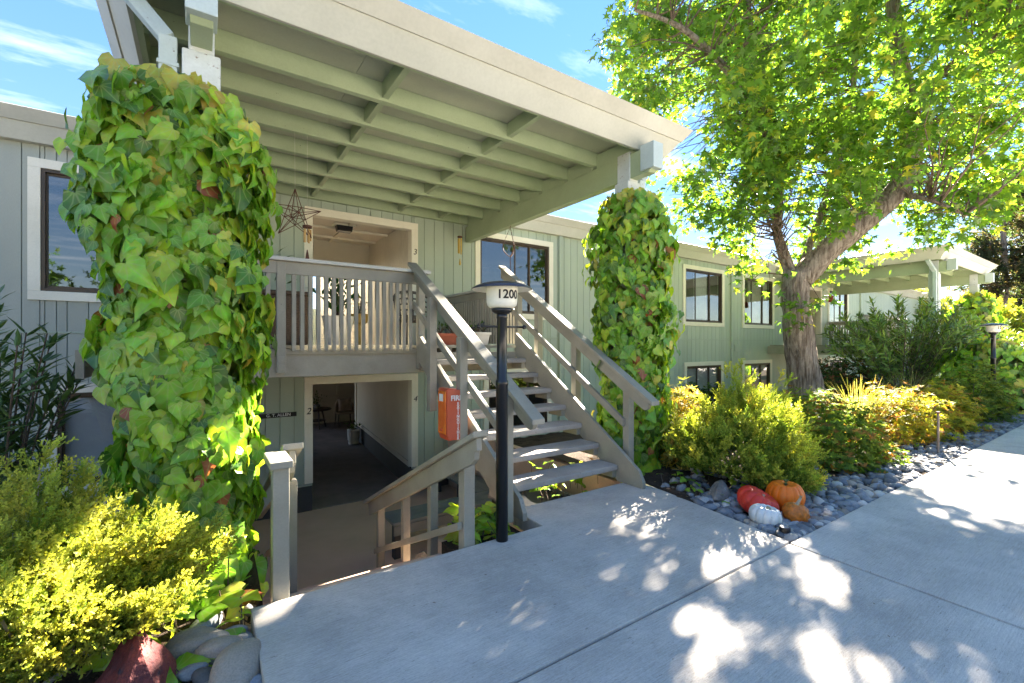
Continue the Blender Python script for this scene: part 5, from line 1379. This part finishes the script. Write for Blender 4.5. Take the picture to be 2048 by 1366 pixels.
# the lower half of the big limb is bare, and few leaves hang on its near side
bare = np.array([tuple(p) for p in limbs[0][0][:16]])
for b_ in bare:
    w = L - b_; near_side = (w @ axd) < .25
    gone |= near_side & (np.linalg.norm(w - (w @ axd)[:, None] * axd, axis=1) < .42) & ((w @ axd) > -3.2)
L, T, N = L[~gone], T[~gone], N[~gone]; n = len(L)
leaf_set(tree, tree.location, STAR, M_STAR, frames(T, N), 0.175 * r.uniform(.55, 1.25, n), L, r.choice(5, n, p=[.36, .3, .18, .12, .04]), STARP, 300, mass='crown')

# trees further off
def far_tree(name, label, c, h, rx, pal, n, size, seed, conical=False, trunk_r=.2, group=None):
    r = np.random.default_rng(seed); th = thing(name, label, 'tree', c, group); c = np.array(c, float)
    MB().tube([tuple(c - np.array([0, 0, .2])), tuple(c + np.array([0.1, 0, h * .5])), tuple(c + np.array([0, .1, h * .97]))], [trunk_r, trunk_r * .7, .04], 10).build('trunk', M_BARK, th, smooth=True)
    br = MB(); L, T = [], []
    if conical:
        for k in range(70):
            t = r.uniform(.12, .98); a = r.uniform(0, 6.28); l = rx * (1 - t) ** .75 * r.uniform(.6, 1.05) + .3
            p = c + np.array([0, 0, h * t]); e = p + np.array([math.cos(a) * l, math.sin(a) * l, -l * .18 + .1])
            br.tube([tuple(p), tuple(e)], [.05, .012], 5)
            m = n // 70
            tt = r.uniform(.25, 1.05, m); L.append(p + (e - p) * tt[:, None] + r.normal(0, .16 + .05 * l, (m, 3)) * np.array([1, 1, .45]))
            T.append(np.tile(unit(e - p), (m, 1)) + r.normal(0, .6, (m, 3)))
    else:
        for k in range(60):
            dd = unit(r.normal(size=3)); p = c + np.array([0, 0, h * .62]) + dd * np.array([rx, rx, h * .38]) * r.uniform(.3, 1) ** .5
            br.tube([tuple(c + np.array([0, 0, h * r.uniform(.25, .6)])), tuple(p)], [.05, .012], 5)
            m = n // 60; L.append(p + r.normal(0, rx * .17, (m, 3))); T.append(r.normal(size=(m, 3)) + np.array([0, 0, -.3]))
    br.build('branches', M_TWIG, th)['kind'] = 'stuff'
    L, T = np.concatenate(L), unit(np.concatenate(T)); m = len(L)
    V, F, C = scatter(SPR[0] if conical else rosette(5, .2, 1.2, 3), frames(T, unit(r.normal(size=(m, 3)))), size * r.uniform(.6, 1.3, m), L, jitter_cols(r.integers(0, len(pal), m), pal, .2))
    o = place('crown', tri_mesh('crown', V, F, C), M_NEEDLE if conical else M_SMALL, th); o['kind'] = 'stuff'
def at(u, t): p = P(u, 690, t); return (p.x, p.y, -.1)
CON = [(0.035, 0.055, 0.028), (0.05, 0.07, 0.034), (0.09, 0.075, 0.045)]
far_tree('conifer', 'tall thin pine with a bare trunk beyond the far canopy', at(2008, 38), 16.5, 3.2, CON, 1500, 1.0, 101, True, .35)
far_tree('conifer', 'dense dark conifer at the far end of the walk', at(2085, 42), 19, 5.0, CON, 3000, 1.2, 102, True, .4)
far_tree('conifer', 'broad conifer behind the neighbouring house', at(2160, 36), 17, 4.5, CON, 2200, 1.2, 104, True, .4)
YG = [(0.20, 0.24, 0.03), (0.28, 0.28, 0.035), (0.13, 0.19, 0.03)]
far_tree('garden_tree', 'sunlit yellow green tree behind the far canopy', at(1790, 27), 4.6, 2.4, YG, 5200, 0.20, 103)
far_tree('garden_tree', 'low bright green tree right of the far canopy', at(1935, 30), 4.0, 2.6, YG, 4200, 0.22, 105)
far_tree('garden_tree', 'light green tree rising over the roof behind the big tree', at(1440, 25), 7.0, 2.0, YG, 2600, 0.20, 106)
hs_ = thing('neighbour_house', 'low house with brown shingle roof at the far end of the walk', 'house', at(2060, 34))
hx, hy, _ = at(2060, 34)
MB().box(hx - 2, hx + 12, hy - 3, hy + 5, -.1, 2.5).build('wall', M_FASCIA, hs_)
MB().prism([(hy - 3.6, 2.45), (hy + 1, 4.3), (hy + 5.6, 2.45)], 'x', hx - 2.5, hx + 12.5).build('roof', surf('brown_shingle', (0.24, 0.17, 0.14), (0.16, 0.115, 0.095), rough=0.9, scale=4, fine=40, bump=0.6, stretch=(1, 3, 3)), hs_)

# ================================================================== pumpkins, stones, litter
def pumpkin(name, label, c, rx, rz, ribs, depth, mat, stem_len, stem_mat, seed, tilt=(0, 0), bumps=0.0, sq=1.0, stem_r=.02, stem_lean=(0.02, 0.01), dimple=.55):
    r = np.random.default_rng(seed); th = thing(name, label, 'pumpkin', c)
    nu, nv = ribs * 10, 28; V, F = [], []
    M = Euler((tilt[0], tilt[1], 0)).to_matrix()
    cz = rz * .98
    for j in range(nv + 1):
        ph = math.pi * j / nv
        for i in range(nu):
            a = 2 * math.pi * i / nu
            rb = 1 - depth * (1 - abs(math.sin(a * ribs / 2)) ** .6) * math.sin(ph) ** .5
            prof = math.sin(ph) ** .82 * (1 + .03 * math.sin(3 * a + seed))
            z = math.cos(ph) * rz
            top = math.exp(-((math.sin(ph)) / .38) ** 2)
            z *= 1 - dimple * top * (.8 if j < nv / 2 else .5)
            if bumps: rb += bumps * max(0, math.sin(a * 23 + j * 2.3) * math.sin(j * 2.9 - a * 17) - .1) * math.sin(ph)
            p = M @ Vector((rx * prof * rb * math.cos(a), rx * sq * prof * rb * math.sin(a), z * (1 - depth * .25 * (1 - abs(math.sin(a * ribs / 2))))))
            V.append((c[0] + p.x, c[1] + p.y, c[2] + cz + p.z))
    for j in range(nv):
        for i in range(nu): F.append((j * nu + i, j * nu + (i + 1) % nu, (j + 1) * nu + (i + 1) % nu, (j + 1) * nu + i))
    MB().add(V, F).build('body', mat, th, smooth=True)
    tp = M @ Vector((0, 0, rz * (1 - dimple * .8) - .01)); tp = Vector((c[0], c[1], c[2] + cz)) + tp
    e = tp + M @ Vector((stem_lean[0], stem_lean[1], stem_len))
    MB().tube([tp, tp.lerp(e, .35), tp.lerp(e, .75) + Vector((stem_lean[0] * .3, 0, 0)), e], [stem_r * 1.7, stem_r, stem_r * .85, stem_r * 1.05], 7).build('stem', stem_mat, th)
    return th
def bedz(x, y): return ground_z(x, y)
M_PW = surf('white_pumpkin_skin', (0.66, 0.66, 0.62), (0.52, 0.53, 0.51), rough=0.5, scale=9, fine=60, bump=0.1, fleck=(0.22, 0.24, 0.25), fleck_amt=-.15, fleck_scale=18)
M_PR = surf('red_pumpkin_skin', (0.66, 0.04, 0.02), (0.50, 0.028, 0.016), rough=0.5, scale=9, fine=60, bump=0.2, fleck=(0.62, 0.25, 0.16), fleck_amt=-.05, fleck_scale=22)
M_PO = surf('orange_pumpkin_skin', (0.78, 0.175, 0.006), (0.68, 0.13, 0.005), rough=0.5, scale=7, fine=60, bump=0.2, fleck=(0.50, 0.22, 0.05), fleck_amt=-.2, fleck_scale=30)
M_PK = surf('warty_orange_skin', (0.62, 0.17, 0.012), (0.30, 0.10, 0.02), rough=0.5, scale=40, fine=90, bump=0.6, fleck=(0.16, 0.12, 0.02), fleck_amt=.05, fleck_scale=36)
M_STEMT = surf('dry_stem', (0.40, 0.32, 0.2), (0.3, 0.24, 0.14), rough=0.9)
M_STEMG = surf('green_stem', (0.14, 0.17, 0.05), (0.1, 0.11, 0.04), rough=0.9)
a = G(1520, 1066, .0); pumpkin('pumpkin', 'ribbed white pumpkin at the slab edge beside the red one', (3.98, 1.99, bedz(3.98, 1.99)), .128, .094, 11, .16, M_PW, .03, M_STEMT, 1, (.10, .12), stem_lean=(.01, -.01))
pumpkin('pumpkin', 'flat glossy red pumpkin leaning on the pebbles between white and orange ones', (4.19, 2.16, bedz(4.19, 2.16)), .185, .125, 12, .09, M_PR, .02, M_STEMT, 2, (.42, .28), stem_r=.014, dimple=.45)
pumpkin('pumpkin', 'round smooth orange pumpkin with a green stem', (4.50, 2.07, bedz(4.50, 2.07)), .162, .145, 14, .06, M_PO, .05, M_STEMG, 3, (.05, -.05), dimple=.35)
pumpkin('gourd', 'small warty orange gourd with a pale bent stem', (4.22, 1.86, bedz(4.22, 1.86)), .10, .092, 9, .05, M_PK, .085, M_STEMT, 4, (.05, .18), bumps=.09, stem_r=.013, stem_lean=(.06, .0), dimple=.3)

def stone_mesh(name, seed, sub=2, rough=.12, flat=.6):
    bm = bmesh.new(); bmesh.ops.create_icosphere(bm, subdivisions=sub, radius=1.0)
    r = np.random.default_rng(seed); k = r.normal(size=(4, 3)) * 1.6; ph = r.uniform(0, 6, 4)
    for v_ in bm.verts:
        n_ = v_.co.normalized(); f = 1 + sum(rough * math.sin(float(k[i] @ np.array(n_)) * 1.4 + ph[i]) for i in range(4)) * .6
        v_.co = Vector((n_.x * f, n_.y * f * .8, n_.z * f * flat))
    me = bpy.data.meshes.new(name); bm.to_mesh(me); bm.free(); me.shade_smooth(); return me
PEB = [surf('pebble_' + k, c, c2, rough=.75, scale=9, fine=120, bump=.35, objvar=.3, grain=.5, fleck=tuple(q * 1.7 for q in c), fleck_amt=-.15, fleck_scale=7) for k, c, c2 in (
    ('grey', (.27, .275, .28), (.21, .215, .22)), ('blue_grey', (.20, .22, .24), (.15, .165, .18)), ('tan', (.36, .31, .25), (.29, .245, .195)), ('dark', (.12, .125, .13), (.085, .09, .095)), ('pale', (.46, .44, .40), (.38, .36, .33)))]
pm = []
for i in range(10):
    me = stone_mesh('pebble', 200 + i); me.materials.append(PEB[[0, 1, 2, 0, 3, 0, 1, 4, 0, 2][i]]); pm.append(me)
r = np.random.default_rng(12)
avoid = [(3.98, 1.99, .10), (4.19, 2.16, .13), (4.46, 2.04, .13), (4.24, 1.87, .08)]
pts = []
def try_add(x, y, s):
    if x < 3.72 + (y - EDGE) * .16 + .05 or y < EDGE + .03 or any((x - a_) ** 2 + (y - b_) ** 2 < c_ * c_ for a_, b_, c_ in avoid): return
    pts.append((x, y, s))
for i in range(900):                       # thick in the corner behind the pumpkins
    x = 3.76 + abs(r.normal(0, .75)); y = EDGE + abs(r.normal(0, .42)) + .03
    if x - 3.7 + (y - EDGE) * .55 < 2.2: try_add(x, y, r.uniform(.022, .058))
for i in range(2300):                      # a strip along the walk
    x = r.uniform(4.4, 17.5); wd = .50 + .12 * math.sin(x * 2.1)
    y = EDGE + .03 + abs(r.normal(0, .6)) * wd
    try_add(x, y, r.uniform(.028, .07))
for i in range(120): try_add(3.95 + r.uniform(0, 1.3), 2.2 + r.uniform(0, .95), r.uniform(.02, .06))
pts = np.array(pts)
big = np.argsort(-(pts[:, 2] ** 2 / ((pts[:, 0]) ** 2 + pts[:, 1] ** 2)))
single, rest = big[:300], big[300:]
def stone_mat(x, y, z, s, i):
    return Matrix.Translation((x, y, z)) @ Euler((r.normal(0, .25), r.normal(0, .25), r.uniform(0, 6.28))).to_matrix().to_4x4() @ Matrix.Diagonal((s * r.uniform(.9, 1.35), s, s * r.uniform(.85, 1.2), 1))
for i in single:
    x, y, s = pts[i]; kk = int(r.integers(0, 10)); o = bpy.data.objects.new('pebble', pm[kk]); COL.objects.link(o)
    o.matrix_world = stone_mat(x, y, bedz(x, y) + s * .22 + r.uniform(0, .02), s, i)
    tone = ['mid grey', 'blue grey', 'tan', 'mid grey', 'dark grey', 'mid grey', 'blue grey', 'pale cream', 'mid grey', 'tan'][kk]
    where = 'in the bed corner around the pumpkins' if x < 4.9 else ('beside the walk below the green azalea' if x < 7.6 else 'beside the walk below the yellow azaleas')
    tag(o, tone + ' river pebble ' + where, 'pebble', tone + ' pebbles ' + where)
for k in range(5):
    sm_ = stone_mesh('p', 300 + k, 1); vv = np.array([v_.co[:] for v_ in sm_.vertices]); ff = np.array([p.vertices[:] for p in sm_.polygons]); Vs, Fs = [], []
    o_ = 0
    for i in rest[k::5]:
        x, y, s = pts[i]; M = np.array(stone_mat(x, y, bedz(x, y) + s * .2, s, i)); Vs.append(vv @ M[:3, :3].T + M[:3, 3]); Fs.append(ff + o_); o_ += len(vv)
    o = place('pebble_bed', tri_mesh('pebble_bed', np.concatenate(Vs), np.concatenate(Fs)), PEB[[0, 1, 2, 3, 0][k]], None, True); o['kind'] = 'stuff'
    o['label'] = 'small river pebbles filling the bed along the walk'; o['category'] = 'pebbles'
def rock(name, label, c, sx, sy, sz, mat, seed, sub=3, rough=.2, rz=0.0, facet=True, cat='rock', group=None, flat=.7):
    me = stone_mesh(name, seed, sub, rough, flat); o = place(name, me, mat)
    if facet:
        rr_ = np.random.default_rng(seed)
        pl_ = [(unit(rr_.normal(size=3)), rr_.uniform(.45, .8)) for _ in range(14)]
        for v_ in me.vertices:
            q = np.array(v_.co[:])
            for n_, dd in pl_:
                e = q @ n_ - dd
                if e > 0: q = q - n_ * e * .92
            v_.co = q
        me.shade_flat() if sub < 3 else None
    o.matrix_world = Matrix.Translation(c) @ Matrix.Rotation(rz, 4, 'Z') @ Matrix.Diagonal((sx, sy, sz, 1))
    return tag(o, label, cat, group)
M_GREYROCK = surf('veined_grey_rock', (.24, .225, .20), (.11, .10, .09), rough=.9, scale=8, fine=60, bump=.9, fleck=(.5, .48, .44), fleck_amt=.05, fleck_scale=9, bump_dist=.015)
rock('boulder', 'rough grey rock with white veins behind the red pumpkin', (4.22, 2.55, 0.02), .20, .15, .20, M_GREYROCK, 21)
M_REDROCK = surf('red_jasper_rock', (.24, .05, .04), (.09, .025, .028), rough=.75, scale=6, fine=60, bump=.9, fleck=(.05, .035, .045), fleck_amt=.2, fleck_scale=7, bump_dist=.012)
# red rock: a wedge with a sharp peak
rc = G(290, 1345, -.02); bm = bmesh.new(); bmesh.ops.create_icosphere(bm, subdivisions=4, radius=1.0)
rr_ = np.random.default_rng(5); pl_ = [(unit(np.array(n_)), d_) for n_, d_ in (((-.75, .1, .62), .40), ((.55, -.62, .55), .42), ((.72, .45, .5), .42), ((-.3, -.85, .4), .5), ((0, .9, .45), .5), ((.3, -.2, .93), .72))]
for v_ in bm.verts:
    q = np.array(v_.co[:])
    for _ in range(2):
        for n_, dd in pl_:
            e = q @ n_ - dd
            if e > 0: q = q - n_ * e
    q += .02 * np.array([math.sin(q[1] * 17), math.sin(q[2] * 13 + 1), math.sin(q[0] * 15 + 2)])
    v_.co = q
me = bpy.data.meshes.new('red_rock'); bm.to_mesh(me); bm.free()
o = place('red_rock', me, M_REDROCK); o.matrix_world = Matrix.Translation((rc.x - .03, rc.y - .02, -.06)) @ Matrix.Rotation(.6, 4, 'Z') @ Matrix.Diagonal((.30, .26, .36, 1))
tag(o, 'dark red angular rock with a sharp peak in front of the golden shrub', 'rock')
RIV = [('large tan oval river stone with a worn top beside the red rock', (395, 1288), .115, 2), ('broad brown river stone lying by the slab edge', (478, 1335), .13, 2), ('rounded tan river stone between the oval stones', (432, 1302), .095, 2),
       ('small pale river stone near the red rock', (402, 1312), .05, 4), ('dark grey round river stone beside the red rock', (412, 1350), .06, 3), ('bluish river stone touching the red rock', (385, 1338), .055, 1),
       ('pale two toned river stone at the slab edge', (490, 1278), .062, 0), ('pointed grey river stone near the ivy by the slab', (470, 1262), .055, 0), ('grey oval river stone below the golden shrub', (410, 1250), .085, 0), ('mottled river stone behind the tan ones', (448, 1272), .05, 2), ('small dark river stone at the bottom of the bed', (430, 1362), .045, 3), ('grey pebble wedged at the slab corner', (500, 1215), .05, 0), ('slate blue pebble under the broad brown stone', (500, 1362), .05, 1)]
for i, (lb, (u, v_), s, k) in enumerate(RIV):
    p = G(u, v_, -.05); me = stone_mesh('river_stone', 400 + i, 3, .1, .62); o = place('river_stone', me, PEB[k])
    o.matrix_world = Matrix.Translation((p.x, p.y, max(-.08, bedz(p.x, p.y)) + s * .3)) @ Euler((.1 * math.sin(i), .1, i * 1.3)).to_matrix().to_4x4() @ Matrix.Diagonal((s * 1.25, s, s, 1))
    tag(o, lb, 'stone', 'river stones by the slab corner')
for i, (u, v_, s) in enumerate(((790, 1098, .11), (835, 1085, .13), (860, 1092, .08))):
    x, y = (1.70, 3.6 + .35 * i)
    rock('flat_stone', ('flat grey stone beside the foot of the down step railing', 'larger flat stone behind the down step railing', 'third flat stone under the bench by the railing')[i], (1.78 + .1 * i, 3.75 + .42 * i, ZLOW + .28), .2, .16, .30, M_GREYROCK, 500 + i, 2)
stake = thing('metal_stake', 'thin grey metal stake standing in the pebbles before the azaleas', 'stake', (*bed(1876, 905)[:2], -.1))
sx_, sy_, _ = bed(1876, 905)
MB().tube([(sx_, sy_, -.1), (sx_ + .01, sy_, .52)], .016, 8).build('rod', surf('galvanised', (.22, .19, .17), (.15, .12, .10), rough=.6, metal=.4), stake)
MB().lathe((sx_ + .01, sy_, .52), [(.018, 0), (.022, .005), (.022, .03), (0, .035)], 10).build('cap', M_RUST, stake)
up_ = thing('uplight', 'small black garden uplight in the bed corner between the slabs', 'garden light', (3.86, 1.78, -.05))
MB().lathe((3.86, 1.78, -.06), [(.03, 0), (.035, .05), (.042, .06), (.042, .10), (.034, .105), (0, .095)], 18).build('body', M_BLACK, up_)
MB().lathe((3.86, 1.78, -.06), [(0, .097), (.033, .1045)], 18).build('lens', surf('clear_lens', (.35, .35, .36), rough=.1), up_)

# fallen leaves and twigs
r = np.random.default_rng(15); n = 620
x = np.concatenate([r.uniform(-1.6, .2, 170), r.uniform(3.9, 9, 450)]); y = np.concatenate([r.uniform(2.0, 3.6, 170), EDGE + .25 + r.uniform(0, 2.4, 450)])
z = np.array([ground_z(a_, b_) for a_, b_ in zip(x, y)]) + .012
V, F, C = scatter(OVAL, frames(np.stack([r.normal(size=n), r.normal(size=n), r.normal(0, .2, n)], 1), unit(np.stack([r.normal(0, .3, n), r.normal(0, .3, n), np.ones(n)], 1))), r.uniform(.03, .085, n), np.stack([x, y, z], 1), jitter_cols(r.integers(0, 3, n), [(.22, .12, .06), (.30, .20, .11), (.14, .08, .05)], .25))
o = place('leaf_litter', tri_mesh('leaf_litter', V, F, C), M_DEAD); o['kind'] = 'stuff'; o['label'] = 'dry fallen leaves scattered on the bed soil'; o['category'] = 'leaves'
tw = MB()
for i in range(140):
    q = int(r.integers(0, n)); a_ = r.uniform(0, 6.28); l = r.uniform(.06, .2); tw.tube([(x[q], y[q], z[q]), (x[q] + l * math.cos(a_), y[q] + l * math.sin(a_), z[q] + .015)], .0028, 4)
o = tw.build('twig_litter', M_GREYTWIG); o['kind'] = 'stuff'; o['label'] = 'thin dry twigs scattered on the bed soil'; o['category'] = 'twigs'

# across the driveway, behind the camera: what the windows mirror
ob = thing('opposite_building', 'long two storey building with tan walls across the driveway', 'building', (0, -27, 0))
MB().box(-30, 16, -29, -23, -.1, 4.2).build('wall', surf('tan_wall', (.42, .30, .20), (.36, .26, .17), rough=.8), ob)
MB().box(-31, 17, -29.5, -22.4, 4.2, 4.6).build('roof', M_FASCIA, ob)
for i in range(9):
    MB().box(-28 + 5 * i, -26 + 5 * i, -23.06, -22.99, 1.9, 3.6).build('window', M_BRONZE, ob)
for i, (xx, yy, hh) in enumerate(((-9, -20.5, 8), (-2.5, -21, 9), (6, -20.5, 7.5), (13, -21, 9))):
    far_tree('street_tree', ('green tree across the driveway opposite the left window', 'tall green tree across the driveway', 'round green tree across the driveway opposite the stairs', 'green tree across the driveway by the far end')[i], (xx, yy, -.12), hh, 2.6, [(.06, .12, .02), (.09, .16, .025)], 2400, .22, 120 + i)

r = np.random.default_rng(19); n = 46
x = r.uniform(.6, 9, n); y = r.uniform(.7, 2.8, n); ok = (y < EDGE - .05) | ((x < 3.6) & (y > EDGE + .05)); x, y = x[ok], y[ok]; n = len(x)
V, F, C = scatter(OVAL, frames(np.stack([r.normal(size=n), r.normal(size=n), r.normal(0, .1, n)], 1), unit(np.stack([r.normal(0, .15, n), r.normal(0, .15, n), np.ones(n)], 1))), r.uniform(.01, .035, n), np.stack([x, y, np.full(n, .009)], 1), jitter_cols(r.integers(0, 2, n), [(.10, .06, .035), (.2, .13, .07)], .25))
o = place('walk_litter', tri_mesh('walk_litter', V, F, C), M_DEAD); o['kind'] = 'stuff'; o['label'] = 'tiny dry leaf bits scattered on the concrete walk'; o['category'] = 'leaves'
